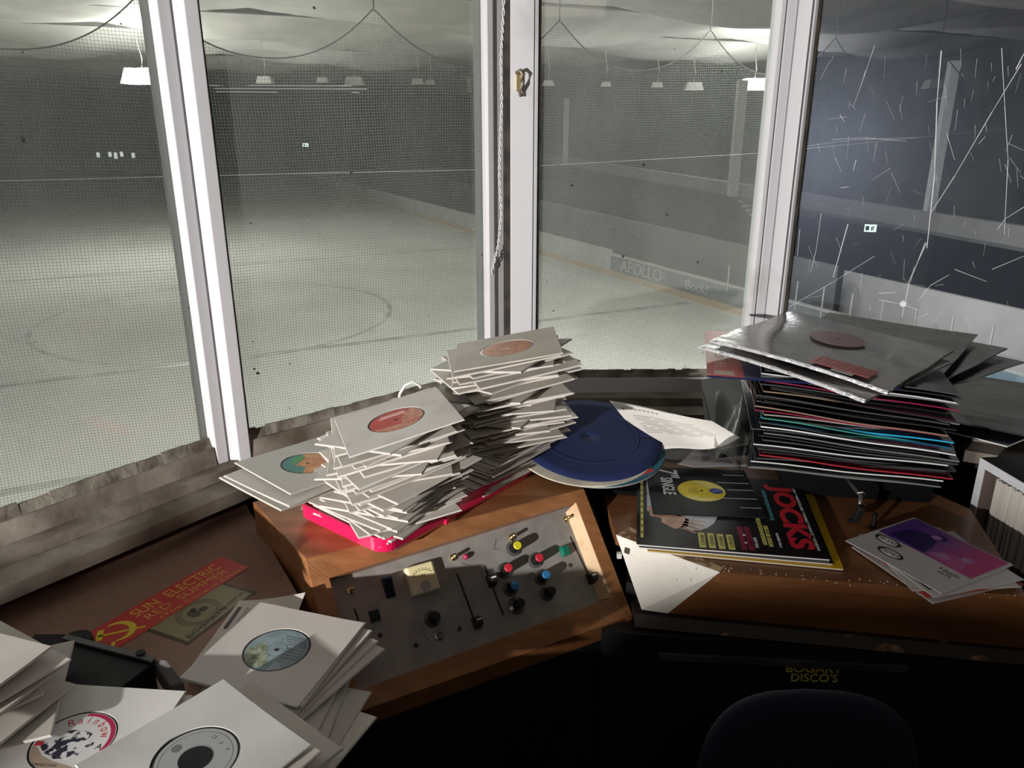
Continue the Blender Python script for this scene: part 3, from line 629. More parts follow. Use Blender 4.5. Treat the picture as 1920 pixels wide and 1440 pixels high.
c_ = pp(728,1102); g = MB(); g.hexa([c_-cux*.009-cD*.018, c_+cux*.009-cD*.018, c_+cux*.009+cD*.018, c_-cux*.009+cD*.018], [c_-cux*.007-cD*.016+cN*.016, c_+cux*.007-cD*.016+cN*.016, c_+cux*.007+cD*.016+cN*.008, c_-cux*.007+cD*.016+cN*.008]); g.build('rocker_switch', mat('rocker_dark', (.012,.012,.03), .25), con, bevel=.002)
def pillar_screw(x, y):
    c_ = pp(x, y); g = MB(); Mx = frame(c_, cux, cN); g.lathe([(.006,0),(.006,.003),(.003,.004),(.0032,.018),(.0015,.0195)], 16, Mx); g.build('toggle_switch', M_brass, con, smooth=False)
for x, y in ((657,1108),(849,1046),(959,1008),(1061,974)): pillar_screw(x, y)
c_ = pp(872,1045); g = MB(); g.lathe([(.0048,0),(.0052,.006),(.0035,.009),(.001,.0102)], 16, frame(c_, cux, cN)); tag(g.build('indicator_lamp', mat('pink_lens', (.40,.03,.08), .2), con, smooth=True), 'dark pink indicator lamp')
# VU meter
mc = pp(790,1087); vm = empty('vu_meter'); vm.parent = con; vm.location = mc-world_loc(con)
mu = .0265
Mx = frame(mc, cux, cN)
def mp_(x, y, z): return Mx @ Vector((x,y,z))
g = MB(); g.hexa([mp_(-mu,-mu,0), mp_(mu,-mu,0), mp_(mu,mu,0), mp_(-mu,mu,0)], [mp_(-mu*.93,-mu*.93,.014), mp_(mu*.93,-mu*.93,.014), mp_(mu*.93,mu*.93,.014), mp_(-mu*.93,mu*.93,.014)]); g.build('case', mat('meter_ivory', (.80,.74,.52), .3, coat=.4), vm, bevel=.003)
g = MB(); g.hexa([mp_(-mu*.8,-mu*.15,.0141), mp_(mu*.8,-mu*.15,.0141), mp_(mu*.8,mu*.85,.0141), mp_(-mu*.8,mu*.85,.0141)], [mp_(-mu*.8,-mu*.15,.0145), mp_(mu*.8,-mu*.15,.0145), mp_(mu*.8,mu*.85,.0145), mp_(-mu*.8,mu*.85,.0145)])
g.build('dial', mat('dial_yellow', (.85,.74,.40), .5), vm)
g = MB()
for i in range(14):
    A_, B_ = PI*.25+PI*.5*i/14, PI*.25+PI*.5*(i+1)/14
    g.hexa([mp_(r*math.cos(t), -.011+r*math.sin(t), .0146) for r, t in ((.0245,A_),(.0252,A_),(.0252,B_),(.0245,B_))], [mp_(r*math.cos(t), -.011+r*math.sin(t), .0148) for r, t in ((.0245,A_),(.0252,A_),(.0252,B_),(.0245,B_))])
    if i % 2 == 0: g.hexa([mp_(r*math.cos(t), -.011+r*math.sin(t), .0146) for r, t in ((.0262,A_),(.0285,A_),(.0285,A_+.03),(.0262,A_+.03))], [mp_(r*math.cos(t), -.011+r*math.sin(t), .0148) for r, t in ((.0262,A_),(.0285,A_),(.0285,A_+.03),(.0262,A_+.03))])
g.text('VU', T((0,0,0)) @ frame(mp_(0,.004,.0146), cux, cN), .006, .0001); g.build('scale', M_dirt, vm)
g = MB(); g.lathe([(.0095,.0141),(.0095,.0149)], 24, T(Vector((0,0,0))) @ frame(mc - cux*0 + cD*.014, cux, cN)); g.build('pivot_cover', mat('pivot_grey', (.42,.41,.36), .4), vm)
# jack socket and two screw heads
c_ = pp(823,1192); g = MB(); g.lathe([(.0085,0),(.0085,.003),(.0055,.004),(.0050,.001),(.0008,.0008)], 20, frame(c_, cux, cN)); g.build('jack_socket', mat('jack_metal', (.30,.28,.26), .3, metal=.9), con)
for x, y in ((862,1179),(780,1210),(713,1191),(1069,1060)):
    c_ = pp(x, y); g = MB(); g.lathe([(.0042,0),(.0036,.0012),(.001,.0016)], 12, frame(c_, cux, cN)); g.build('screw_head', mat('rusty_screw', (.06,.035,.02), .7), con)
# faint printed lines on the panel
g = MB()
for l in ([(930,1012),(926,1030)],[(926,1030),(936,1030)],[(795,1190),(806,1205)],[(790,1170),(795,1190)],[(866,1056),(878,1060)]):
    a_, b_ = pp(*l[0]), pp(*l[1]); g.bar(a_+cN*.0003, b_+cN*.0003, .0006, .0004, up=cN)
g.build('printed_marks', M_dirt, panel)

# ================================================================== PINK CARRIER
cp = [Vector((-.352,1.262,0)), Vector((-.211,1.100,0))]
K = Vector((-.208,1.092,0)); e1 = Vector((-.690,.724,0)).normalized(); e2 = Vector((.623,.782,0)).normalized(); e1 = (e1 - e2*e1.dot(e2)).normalized()
ZK = CO.z + .0005
car_ = empty('record_carrier', K+Vector((0,0,ZK)), 'hot pink plastic record carrier overflowing with cream singles on the mixing desk', 'record carrier')
def rr_poly(o, ex, ey, w, h, r, n=6):
    pts = []
    for (cx, cy, a0) in ((w-r,h-r,0),(r,h-r,PI/2),(r,r,PI),(w-r,r,1.5*PI)):
        for i in range(n+1):
            a = a0+PI/2*i/n; p = o + ex*(cx+r*math.cos(a)) + ey*(cy+r*math.sin(a)); pts.append(p)
    return pts
LW, LD, LH, CR = .415, .225, .036, .028
ob = rr_poly(K, e2, e1, LW, LD, CR); ib = rr_poly(K+e2*.004+e1*.004, e2, e1, LW-.008, LD-.008, CR-.004)
n_ = len(ob); g = MB(); vs = []
zs = [(ob,.0,.93),(ob,LH*.3,1.0),(ob,LH,1.0),(ib,LH,1.0),(ib,.004,.97)]
cen = K+e2*LW/2+e1*LD/2
for pl, z, sc_ in zs: vs += [Vector((cen.x+(p.x-cen.x)*sc_, cen.y+(p.y-cen.y)*sc_, ZK+z)) for p in pl]
fs = [tuple(range(n_))[::-1], tuple(range(4*n_,5*n_))]
for j in range(4):
    for i in range(n_): fs.append((j*n_+i, j*n_+(i+1) % n_, (j+1)*n_+(i+1) % n_, (j+1)*n_+i))
g.add(vs, fs); g.build('tray', M_pink, car_, smooth=False)
g = MB(); p_ = K+e2*.145-e1*.003; g.hexa([p_+Vector((0,0,ZK+.004))+q for q in (Vector((0,0,0)), e2*.008, e2*.008+e1*.006, e1*.006)], [p_+Vector((0,0,ZK+LH+.003))+q for q in (Vector((0,0,0)), e2*.008, e2*.008+e1*.006, e1*.006)]); g.build('rim_tab', M_pink, car_, bevel=.001)
g = MB()
hp = [on_plane(x, y, Vector((0,1.46,0)), Vector((0,1,0))) for x, y in ((747,757),(750,738),(760,722),(774,716),(787,723),(793,736))]
g.tube(hp, .0032, 8); g.build('carry_handle', mat('clear_white_plastic', (.75,.75,.72), .2), car_, smooth=True)
for t_ in (.99,):
    p_ = K+e2*(LW+.001)+e1*.03+Vector((0,0,ZK+.02)); MB().box(p_, (.012,.006,.016)).build('clasp', M_metal, car_)
# torn scrap of clear tape under the corner
g = MB().grid(lambda u, v: at(565,952,ZK) + Vector((u*.05, -.01+v*.03, .001+.006*math.sin(u*7)*v)), 8, 4, (0,0,.0004)); tag(g.build('tape_scrap', mat('clear_tape', (.8,.75,.72), .1, alpha=.35)), 'crinkled scrap of clear film by the left corner of the pink carrier', 'plastic scrap')

# ================================================================== SEVEN-INCH SLEEVES
SL = .18
def sleeve_mesh(name, mats, hole=0.0, t=.0016, bend=(0,0,0), seed=0, S_=SL, notch=False):
    rn = random.Random(seed); g = MB(); n = 64; bx, by, bt = bend
    def bz(x, y): return bx*(x/(S_/2))**2*.01 + by*(y/(S_/2))**2*.01 + bt*x*y/(S_*S_/4)*.01
    def sq(a, k):
        c, s = math.cos(a), math.sin(a); m = max(abs(c), abs(s)); R = S_/2/m
        return (c*R*k, s*R*k)
    rings = []
    r0 = hole if hole else .004
    KS = (0, .35, .65, .88, .985, 1.0)
    for j in range(6):
        k = KS[j]
        row = []
        for i in range(n):
            a = 2*PI*i/n; x1, y1 = r0*math.cos(a), r0*math.sin(a); x2, y2 = sq(a, 1)
            x, y = x1+(x2-x1)*k, y1+(y2-y1)*k; edge = .35 if j == 5 else 1.0
            row.append((x, y, bz(x,y), edge))
        rings.append(row)
    vs = [Vector((x,y,z+t*e)) for row in rings for x, y, z, e in row] + [Vector((x,y,z)) for row in rings for x, y, z, e in row]
    off = 6*n; fs = []
    for j in range(5):
        for i in range(n):
            a_, b_, c_, d_ = j*n+i, j*n+(i+1) % n, (j+1)*n+(i+1) % n, (j+1)*n+i
            fs.append((a_, d_, c_, b_)); fs.append((off+a_, off+b_, off+c_, off+d_))
    for i in range(n):
        fs.append((5*n+i, off+5*n+i, off+5*n+(i+1) % n, 5*n+(i+1) % n)); fs.append((i, (i+1) % n, off+(i+1) % n, off+i))
    if not hole: fs.append(tuple(range(n))); 
    g.add(vs, fs)
    me = bpy.data.meshes.new(name); me.from_pydata(g.v, [], g.f); me.materials.append(mats); me.update(); return me
PLAIN = [sleeve_mesh('sleeve', M_paper, 0, t, b, i) for i, (t, b) in enumerate([(.0024,(0,0,0)),(.0026,(.12,0,.10)),(.0022,(-.08,.1,0)),(.0027,(.05,-.05,-.15)),(.0024,(.16,.05,.05)),(.0028,(-.05,-.02,.2))])]
def sleeve(M, label, group=None, mesh=None, name='record_sleeve'):
    o = bpy.data.objects.new(name, mesh or random.choice(PLAIN)); C.objects.link(o); o.matrix_world = M
    return tag(o, label, 'record sleeve', group)
def label_print(g, kind, rs_=None):
    pass
def labelled(M, label, cols, extra=None, hole=.0465, seed=0, group=None, rim=True, big_hole=False, S_=SL, paper=None, t=.002, bend=(.03,0,.04), lrad=.0435, cat='record in sleeve'):
    """sleeve with a die-cut centre showing the record's label"""
    e = empty('single_record', M=M, label=label, cat=cat, group=group)
    me = sleeve_mesh('sleeve', paper or M_papertop, hole, t, bend, seed, S_)
    s = bpy.data.objects.new('sleeve', me); C.objects.link(s); s.parent = e
    g = MB(); g.lathe([(.004,.0002),(.086,.0002),(.086,.0010),(.045,.0012),(.0037,.0012)], 48); g.build('record', M_vinyl, e, local=True)
    g = MB(); g.mi(0)
    r_in = .0185 if big_hole else .0036
    g.ring(0,0,r_in,lrad,.0012,.0002,48)
    lab = g.build('label', cols[0], e, local=True)
    if extra:
        g = MB(); ms = extra(g); g.build('print', ms, lab, local=True)
    return e
def rings_(g, *rad):
    for r in rad: g.ring(0,0,r,r+.0006,.00142,.0001,40)
INK = mat('ink_black', (.03,.025,.025), .5); INKR = mat('ink_red', (.62,.05,.06), .5); INKW = mat('ink_white', (.8,.8,.78), .5); INKG = mat('ink_brown', (.18,.07,.03), .5)
def tl(g, body, x, y, size, rot=0.0, sx=1.0, shear=0.0, z=.00145): g.text(body, T((x,y,z)) @ RZ(rot), size, .00005, sx=sx, shear=shear)

def orange_print(g):
    g.mi(0); rings_(g, .017, .0185); tl(g, 'STEREO', .0, .028, .006); tl(g, 'SIDE 1', -.028, 0, .005); tl(g, 'BIG SOUNDS', 0, -.026, .006) if False else None
    return [INKG]
def red_print(g):
    g.mi(0); g.prism([(-.027,.018),(.020,.018),(.018,.029),(-.020,.029)], .0014, .00155)
    g.mi(1); rings_(g, .016); g.mi(2)
    g.prism([(.0436*math.cos(a), .0436*math.sin(a)) for a in [-.5+i*.1 for i in range(14)]] + [(.012,.006),(.004,-.02)], .0014, .0015)
    g.prism([(.0436*math.cos(a), .0436*math.sin(a)) for a in [-2.7+i*.12 for i in range(18)]], .0014, .0015)
    return [mat('faded_pink_label', (.70,.42,.36), .5), INKG, mat('mottled_brown_label', (.45,.16,.09), .5, col2=(.60,.26,.15), scale=90)]
TOP2 = frame((-.009,1.282,-.370), (.985,.04,.169), (-.169,.012,.985))
TOP1 = frame((-.184,1.149,-.450), (.922,.328,.207), (-.207,-.035,.978))
M_or = mat('orange_label', (.62,.26,.13), .55, var=.25, scale=60); M_rd = mat('red_label', (.55,.045,.03), .45, var=.2, scale=50)
labelled(TOP1, 'topmost grey-cream single with a red and brown label on the front stack', [M_rd], red_print, seed=1)
labelled(TOP2, 'topmost cream single with a plain orange label on the tall back stack', [M_or], orange_print, seed=2, paper=mat('tan_cream_paper', (.60,.55,.47), .7, var=.12, scale=12))
# stack builder: from base pose to top pose
def stack(base, top, n, jit, yj, label, group, rn, tj=.012, ramp=1.0):
    bc, tc = Vector(base[0]), Vector(top[0]); bn, tn = Vector(base[1]).normalized(), Vector(top[1]).normalized()
    y0, y1 = base[2], top[2]
    for k in range(n):
        t = k/n
        w = min(1, .2+t*ramp*3); c = bc.lerp(tc, t) + Vector((rn.gauss(0,jit*w), rn.gauss(0,jit*w), 0)); nn = bn.lerp(tn, t); nn += Vector((rn.gauss(0,tj), rn.gauss(0,tj), 0))
        yaw = math.radians(y0+(y1-y0)*t + rn.gauss(0,yj*w))
        M = frame(c, (math.cos(yaw), math.sin(yaw), 0), nn)
        sleeve(M, label, group, PLAIN[rn.randrange(len(PLAIN))])
r1 = random.Random(21)
stack(((-.222,1.232,-.660),(0,0,1),51.5), ((-.183,1.152,-.4535),(-.207,-.035,.978),24), 50, .011, 17, 'cream paper single sleeve fanned in the front stack inside the pink carrier', 'sleeves in the front stack', r1)
r3 = random.Random(9)
stack(((-.070,1.415,-.664),(0,0,1),51.5), ((-.018,1.435,-.560),(-.02,0,1),48), 28, .006, 2.2, 'grey-cream single sleeve packed square at the foot of the tall stack', 'sleeves at the foot of the tall stack', r3, .006)
r2 = random.Random(5)
stack(((-.012,1.375,-.557),(-.06,0,.99),22), ((-.009,1.284,-.3735),(-.169,.012,.985),8), 44, .011, 17, 'cream paper single sleeve fanned in the tall back stack', 'sleeves in the tall stack', r2, .012, 3)
# three sleeves sticking out to the left
def green_print(g):
    rn = random.Random(4)
    g.mi(0)
    g.prism([(.0434*math.cos(a), .0434*math.sin(a)) for a in [1.2+i*.13 for i in range(22)]] + [(-.012,-.012),(-.022,.006),(0,.018)], .0014, .00150)
    g.mi(1); g.prism([(-.018,.012),(-.004,.016),(.012,.026),(.008,.036),(-.006,.035),(-.02,.024)], .0015, .0016)
    g.mi(2); rings_(g, .0165)
    return [mat('teal_print', (.03,.23,.19), .5), mat('green_print', (.06,.32,.08), .5), INKG]
labelled(yawframe((-.357,1.237,-.566), 47, 0, .03), 'speckled single with an orange and green label sticking out left of the front stack', [mat('orange_print_label', (.68,.22,.07), .5, col2=(.70,.33,.08), scale=60)], green_print, seed=5, paper=mat('speckled_paper', (.64,.61,.56), .7, col2=(.18,.16,.14), scale=70, lo=.24, hi=.33))
sleeve(yawframe((-.362,1.205,-.570), 52, 0, .02), 'cream single sleeve directly under the speckled orange-labelled single', 'sleeves under the speckled single')
sleeve(yawframe((-.368,1.196,-.5745), 50, .01, .03), 'cream single sleeve directly under the speckled orange-labelled single', 'sleeves under the speckled single')
sleeve(yawframe((-.215,1.22,-.634), 50, 0, .0), 'cream sleeve reaching the front corner of the pink carrier', None)

# ---- front-left heap on the hardboard
ZH = ZB + .0008
def moon_print(g):
    g.mi(0); g.prism([(-.040,-.014),(-.030,.004),(-.022,.010),(-.015,-.002),(-.006,-.014),(.004,-.034),(-.010,-.0415),(-.028,-.033)], .0014, .0015)
    g.mi(1); rings_(g, .014)
    for k in range(4): tl(g, 'LOST IN THE SEA', .012+.004*k, .030-.005*k, .0042, 0) 
    for k in range(4): tl(g, 'WORDS AND MUSIC', .026, .006-.006*k, .003, 0)
    g.mi(2); g.prism([(.0435*math.cos(a), .0435*math.sin(a)) for a in [-1.35+i*.1 for i in range(6)]] + [(.012,-.02)], .00135, .00145)
    return [mat('olive_print', (.16,.22,.12), .5, col2=(.42,.45,.33), scale=120), mat('ink_slate', (.10,.13,.14), .5), mat('pale_blue_print', (.42,.50,.52), .5)]
labelled(yawframe((-.328,.903,-.698), -17.5), 'cream single with a pale blue-grey label on top of the heap beside the control panel', [mat('blue_grey_label', (.30,.40,.43), .5, col2=(.22,.30,.33), scale=50)], moon_print, seed=7, paper=mat('cream_paper_clean', (.72,.69,.64), .65, var=.06, scale=9))
FG = 'sleeves under the pale-blue-labelled single'
for k, (dx, dy, z, yaw, tx, ty) in enumerate([(.003,.001,-.7015,-16,0,.0),(.008,.000,-.705,-22,0,.01),(.015,-.004,-.709,-27,0,.015),(.024,-.010,-.713,-31,0,0),(.0,-.09,-.721,-6,0,0),(.012,-.10,-.725,-3,0,0),(.03,-.115,-.728,-14,0,0),(.035,-.14,-.7315,-24,0,0)]):
    sleeve(yawframe((-.328+dx,.903+dy,z), yaw, tx, ty), 'cream single sleeve fanned beneath the pale-blue-labelled single', FG)
# back card with small print peeking out
cA, cL = at(449,1127,-.722), at(350,1262,-.722); cyy = (cA-cL); cyy.z = 0; cyy.normalize(); cx_ = Vector((cyy.y,-cyy.x,0))
bc_ = empty('record_sleeve', M=frame(cA+cx_*.09-cyy*.09, cx_, (0,0,1)), label='thin white sleeve with black bar and small print behind the pale-blue-labelled single', cat='record sleeve')
def curl(x, y): return .022*max(0,(x+.09)/.11)**1.5*max(0,(y+.09)/.18)**3
g = MB().grid(lambda u, v: Vector((-.09+u*.11, (v-.5)*.18, .0012+curl(-.09+u*.11,(v-.5)*.18))), 16, 16, (0,0,.001)); g.build('sleeve', M_paper, bc_, local=True)
g = MB(); g.prism([(-.083,.018),(-.078,.018),(-.078,.072),(-.083,.072)], .0022, .0025)
for k in range(6): tl(g, 'all rights reserved unauthorised copying' if k % 2 else 'made and distributed by the record company', -.068+.0042*k, .045, .0030, PI/2, z=.0026+.0003*k)
g.text('', T((0,0,0)), .01); g.build('small_print', INK, bc_, local=True)
def lyrics(g):
    g.mi(0); rings_(g, .0392); g.ring(0,0,.0185,.0191,.0014,.0001,40)
    g.disc(-.030,-.006,.0058,.00142,.0001); 
    for k in range(5): tl(g, 'B P I  1 9 8 6', .030+.002*k-.004, -.004-.004*k, .003, 0)
    for k in range(3): tl(g, 'CE' if k == 0 else 'B', -.012+.014*k, .030, .006, .3-.3*k)
    return [mat('ink_grey', (.14,.14,.14), .5)]
labelled(yawframe(tuple(at(367,1424,-.672)), -39, .015, 0), 'grey-white single with a silver label and large black centre hole at the bottom edge', [mat('silver_label', (.42,.43,.42), .35, metal=.3)], lyrics, seed=8, big_hole=True, hole=.0475, lrad=.0445, paper=mat('grey_white_paper', (.60,.59,.56), .6, var=.12, scale=7, bump=.3, bscale=9), bend=(.25,.1,.2))
for k, (x, y, z, yaw) in enumerate([(-.340,.670,-.676,-33),(-.330,.655,-.682,-50),(-.322,.70,-.690,-38),(-.35,.70,-.700,-30)]):
    sleeve(yawframe((x,y,z), yaw), 'cream sleeve under the silver-labelled single at the bottom edge', 'sleeves under the silver-labelled single')
# rainbow single
M_mono = mat('ink_portrait', (.9,.9,.9), .5, col2=(.03,.03,.05), scale=95, lo=.47, hi=.53, detail=3)
def rainbow_print(g):
    g.mi(0)
    n = 26; outer = [(.0437*math.cos(a), .0437*math.sin(a)) for a in [-.25+2.0*i/n for i in range(n+1)]]; inner = [(-.0015+.0405*math.cos(a), -.0015+.0405*math.sin(a)) for a in [-.25+2.0*i/n for i in range(n+1)]]
    for i in range(n): g.prism([outer[i], outer[i+1], inner[i+1], inner[i]], .0014, .0015)
    g.mi(1)
    word = 'Rainbow'
    for i, ch_ in enumerate(word):
        a = math.radians(127-i*17.5); tl(g, ch_, .0325*math.cos(a), .0325*math.sin(a), .0175 if i == 0 else .0155, a-PI/2, .8)
    g.mi(2); tl(g, 'A', .034, -.006, .011, 0); 
    g.mi(3)
    rn = random.Random(2); pts = []
    for i in range(30):
        a = 2*PI*i/30; r = .0225+rn.uniform(-.003,.004); pts.append((-.004+r*1.15*math.cos(a), -.006+r*.95*math.sin(a)))
    g.prism(pts, .00141, .0015)
    g.mi(4); g.prism([(.0436*math.cos(a), .0436*math.sin(a)) for a in [-2.9+1.9*i/20 for i in range(21)]] + [(-.006,-.030),(-.022,-.024),(-.034,-.014)], .0014, .00146)
    g.mi(1); g.prism([(-.042,-.004),(-.032,-.004),(-.032,-.010),(-.041,-.011)], .0015, .0016)
    g.mi(2); tl(g, 'CONNECTION', -.012, -.0365, .0048, 0)
    return [mat('crimson_print', (.50,.01,.09), .5), INKR, INK, M_mono, mat('tan_print', (.52,.40,.30), .5)]
labelled(yawframe((-.505,.712,-.6765), -5, 0, 0), 'bright white single with a white Rainbow label bearing a black portrait and crimson crescent', [mat('white_label', (.85,.84,.82), .5)], rainbow_print, seed=9, paper=M_card, lrad=.0445)
for k, (x, y, z, yaw) in enumerate([(-.50,.715,-.683,-8),(-.505,.705,-.690,-2),(-.51,.71,-.698,-12),(-.50,.70,-.706,4),(-.50,.70,-.714,-6),(-.50,.70,-.722,0)]):
    sleeve(yawframe((x,y,z), yaw), 'white sleeve hidden under the Rainbow single', 'sleeves under the Rainbow single')
def corner_sleeve(cx, cy, ex, ey, z, label, lift=0.0, sgn=1, group=None):
    Kp = at(cx, cy, z); d = (at(ex, ey, z)-Kp); d.z = 0; d.normalize(); o = Vector((-d.y, d.x, 0))*sgn
    c = Kp + d*SL/2 + o*SL/2
    return sleeve(frame(c+Vector((0,0,0)), d*(1 if sgn > 0 else 1), Vector((lift,0,1))), label, group, PLAIN[1])
corner_sleeve(100,1214,0,1288,-.600,'topmost grey-cream sleeve of the pile cut off at the left edge', .0, -1)
corner_sleeve(134,1238,0,1318,-.615,'second sleeve down of the pile cut off at the left edge', .0, -1)
corner_sleeve(122,1250,10,1335,-.625,'third sleeve down of the pile cut off at the left edge', .0, -1)
corner_sleeve(84,1303,-40,1360,-.638,'curled sleeve low in the pile cut off at the left edge', .0, -1)
corner_sleeve(142,1284,60,1350,-.650,'lowest visible sleeve of the pile cut off at the left edge', .0, -1)
corner_sleeve(97,1382,20,1400,-.660,'cream sleeve slipping over the Rainbow single from the left pile', .0, -1)
# black plastic cover with a grey end cap on the hardboard
dc = empty('dust_cover', at(230,1260,ZB), 'black plastic lid with a grey corner cap lying open on the brown hardboard', 'plastic lid')
zt = ZB+.055
a_, b_ = at(122,1199,zt), at(288,1242,zt); dn = Vector((0,0,-.05))
g = MB(); g.bar(a_, b_, .008, .006); g.extr([a_, b_, b_+dn, a_+dn], Vector((-.03,-.07,0))*.9); g.build('body', M_blackp, dc, bevel=.001)
g = MB(); g.bar(a_+Vector((0,0,.004)), b_+Vector((0,0,.004)), .009, .003); g.build('rim', mat('grey_rim', (.12,.115,.11), .35), dc)
g = MB(); q = [at(285,1236,zt), at(312,1236,zt), at(346,1280,zt-.02), at(318,1285,zt-.02)]; g.extr(q, (0,0,-.03)); g.build('corner_cap', mat('grey_cap', (.16,.155,.15), .5), dc, bevel=.002)
g = MB(); p_ = at(265,1232,zt); g.cyl(p_-Vector((0,0,.03)), p_+Vector((0,0,.008)), .008, .006, 12); g.build('hinge', M_blackp, dc)
p_ = at(140,1192,ZB+.03); g = MB(); g.lathe([(.024,0),(.022,.014),(.012,.020)], 20, T(p_-Vector((0,0,.02)))); g.box(p_+Vector((-.03,-.01,-.01)), (.06,.03,.018)); tag(g.build('black_plug', M_blackp), 'round black plastic plug behind the black lid on the hardboard', 'plug')
# ---- stickers on the hardboard
ZSt = ZB + .0006
A1, A2, A3 = at(150,1196,ZSt), at(414,1044,ZSt), at(448,1076,ZSt)
ex = (A2-A1).normalized(); L1 = (A2-A1).length; ey = (A3-A2); ey = ey - ex*ey.dot(ex); Wd = ey.length; ey.normalize()
Mst = frame(A1 + ex*L1/2 + ey*Wd/2, ex, (0,0,1)); yd = -1
st_ = empty('bumper_sticker', M=Mst, label='long red sticker lettered SUN ELECTRIC RED SUMMER in yellow with hammer and sickle', cat='sticker')
g = MB().box((0,0,.0002),(L1,Wd,.0004)); g.build('backing', mat('red_sticker', (.62,.035,.025), .45), st_, local=True)
g = MB(); k_ = Wd
def ts(b, x, y, sz, sx=1.0, off=0.0): g.text(b, T((x,y,.0004)), sz, .0001, 'LEFT', sx=sx, off=off)
ts('SUN  ELECTRIC', -L1*.22, k_*.22, k_*.43, L1*.66/(k_*.43*7.15), .0003); ts('RED  SUMMER', -L1*.20, -k_*.12, k_*.33, L1*.66/(k_*.33*6.9), .0); ts('(The Coup is Over)', -L1*.155, -k_*.38, k_*.17, L1*.63/(k_*.17*7.9))
g.build('lettering', mat('sticker_orange', (.80,.42,.06), .5), st_, local=True)
g = MB(); cx, r = -L1*.355, k_*.36
for i in range(14):
    a_0, a_1 = -2.3+3.9*i/14, -2.3+3.9*(i+1)/14; w0, w1 = r*(.10+.30*math.sin(PI*i/14)), r*(.10+.30*math.sin(PI*(i+1)/14))
    g.prism([(cx+r*math.cos(a_0), r*math.sin(a_0)), (cx+r*math.cos(a_1), r*math.sin(a_1)), (cx+(r-w1)*math.cos(a_1), (r-w1)*math.sin(a_1)), (cx+(r-w0)*math.cos(a_0), (r-w0)*math.sin(a_0))], .0004+.000002*i, .0006+.000002*i)
def lbar(x0, y0, x1, y1, w):
    d = Vector((x1-x0,y1-y0)).normalized(); n2 = Vector((-d.y,d.x))*w/2; g.prism([(x0-n2.x,y0-n2.y),(x1-n2.x,y1-n2.y),(x1+n2.x,y1+n2.y),(x0+n2.x,y0+n2.y)], .0005, .0007)
lbar(cx-r*.9, r*.55, cx+r*1.1, -r*1.0, r*.16); lbar(cx-r*1.15, r*.15, cx-r*.45, r*.95, r*.34); lbar(cx-r*.75,-r*.7, cx-r*1.1,-r*1.05, r*.2)
g.build('hammer_and_sickle', mat('sticker_yellow', (.85,.68,.03), .5), st_, local=True)
# gold Bogart sticker under it
B1_, B2_, B3_ = at(268,1180,ZSt), at(405,1090,ZSt), at(480,1108,ZSt); B4_ = at(355,1210,ZSt)
def gold(): 
    c = (B1_+B2_+B3_+B4_)/4; ex = ((B3_-B4_)+(B2_-B1_)).normalized(); ey = ((B1_-B4_)+(B2_-B3_)).normalized(); return c, ex, ((B3_-B4_).length+(B2_-B1_).length)/2, ((B1_-B4_).length+(B2_-B3_).length)/2
c, ex, gw, gh = gold()
gs_ = empty('club_sticker', M=frame(c-Vector((0,0,.0004)), ex, (0,0,1)), label='dull gold bordered club sticker with a round emblem under the red sticker', cat='sticker')
g = MB(); g.box((0,0,.0001),(gw,gh,.0003)); g.build('border', mat('sticker_border_brown', (.075,.045,.018), .5), gs_, local=True)
g = MB(); g.box((0,0,.0003),(gw*.92,gh*.88,.0003)); g.build('field', mat('gold_field', (.30,.26,.13), .45), gs_, local=True)
g = MB(); ec = (-gw*.04, gh*.02); rE = gh*.30
for r_ in (rE, rE*1.14, rE*1.28): g.ring(ec[0], ec[1], r_, r_+.0012, .0005, .0001, 40)
g.disc(ec[0]-rE*.25, ec[1]+rE*.15, rE*.34, .0005, .0001, 7, rE*.5); g.disc(ec[0]+rE*.35, ec[1], rE*.30, .0005, .0001, 9, rE*.26); g.disc(ec[0]+rE*.05, ec[1]+rE*.5, rE*.2, .0005, .0001, 8)
for o_ in (-.3,-.38,): g.prism([(-gw*.42,gh*o_),(gw*.1,gh*(o_+.1)),(gw*.1,gh*(o_+.1)+.001),(-gw*.42,gh*o_+.001)], .0005, .0006)
g.text("BOGART'S", T((-gw*.14,-gh*.345,.00045)) @ RZ(.06), gh*.14, .0001, sx=1.5, off=.0003); g.text('SOUVENIR OF', T((gw*.25,-gh*.29,.00045)) @ RZ(.06), gh*.09, .0001, sx=1.1)
g.build('emblem', mat('emblem_dark', (.06,.055,.025), .5), gs_, local=True)

# ================================================================== RIGHT SIDE: turntables, magazines, LPs
def turntable(nm, c, w, d, h, yaw, label):
    e = empty('turntable', M=yawframe(c, yaw), label=label, cat='turntable')
    MB().box((0,0,h/2),(w,d,h)).build('plinth', mat('matt_black', (.004,.004,.0045), .9, spec=.1), e, local=True, bevel=.004); return e
t1 = turntable('a', (.205,1.53,ZR+.001), .24, .22, .010, -8, 'black turntable under the pile of blue slipmats')
g = MB(); g.lathe([(.092,.010),(.094,.022),(.092,.030),(.004,.030)], 56); g.build('platter', M_metal if False else mat('platter_dark', (.03,.03,.032), .3, metal=.5), t1, local=True)
def discthing(name, c, nn, r, t, m, label, cat, grp=None, wob=0.0):
    o = empty(name, M=frame(c, (1,0,0), nn), label=label, cat=cat, group=grp)
    return o
bn = Vector((0.03,-.19,.98)).normalized(); bc0 = Vector((.160,1.487,-.618))
M_blue = mat('navy_felt', (.006,.016,.085), .95, col2=(.004,.011,.06), scale=5, bump=.2, bscale=300)
sm = discthing('slipmat', bc0, bn, .15, .002, M_blue, 'navy blue felt slipmat on top of the pile behind the pink carrier', 'slipmat')
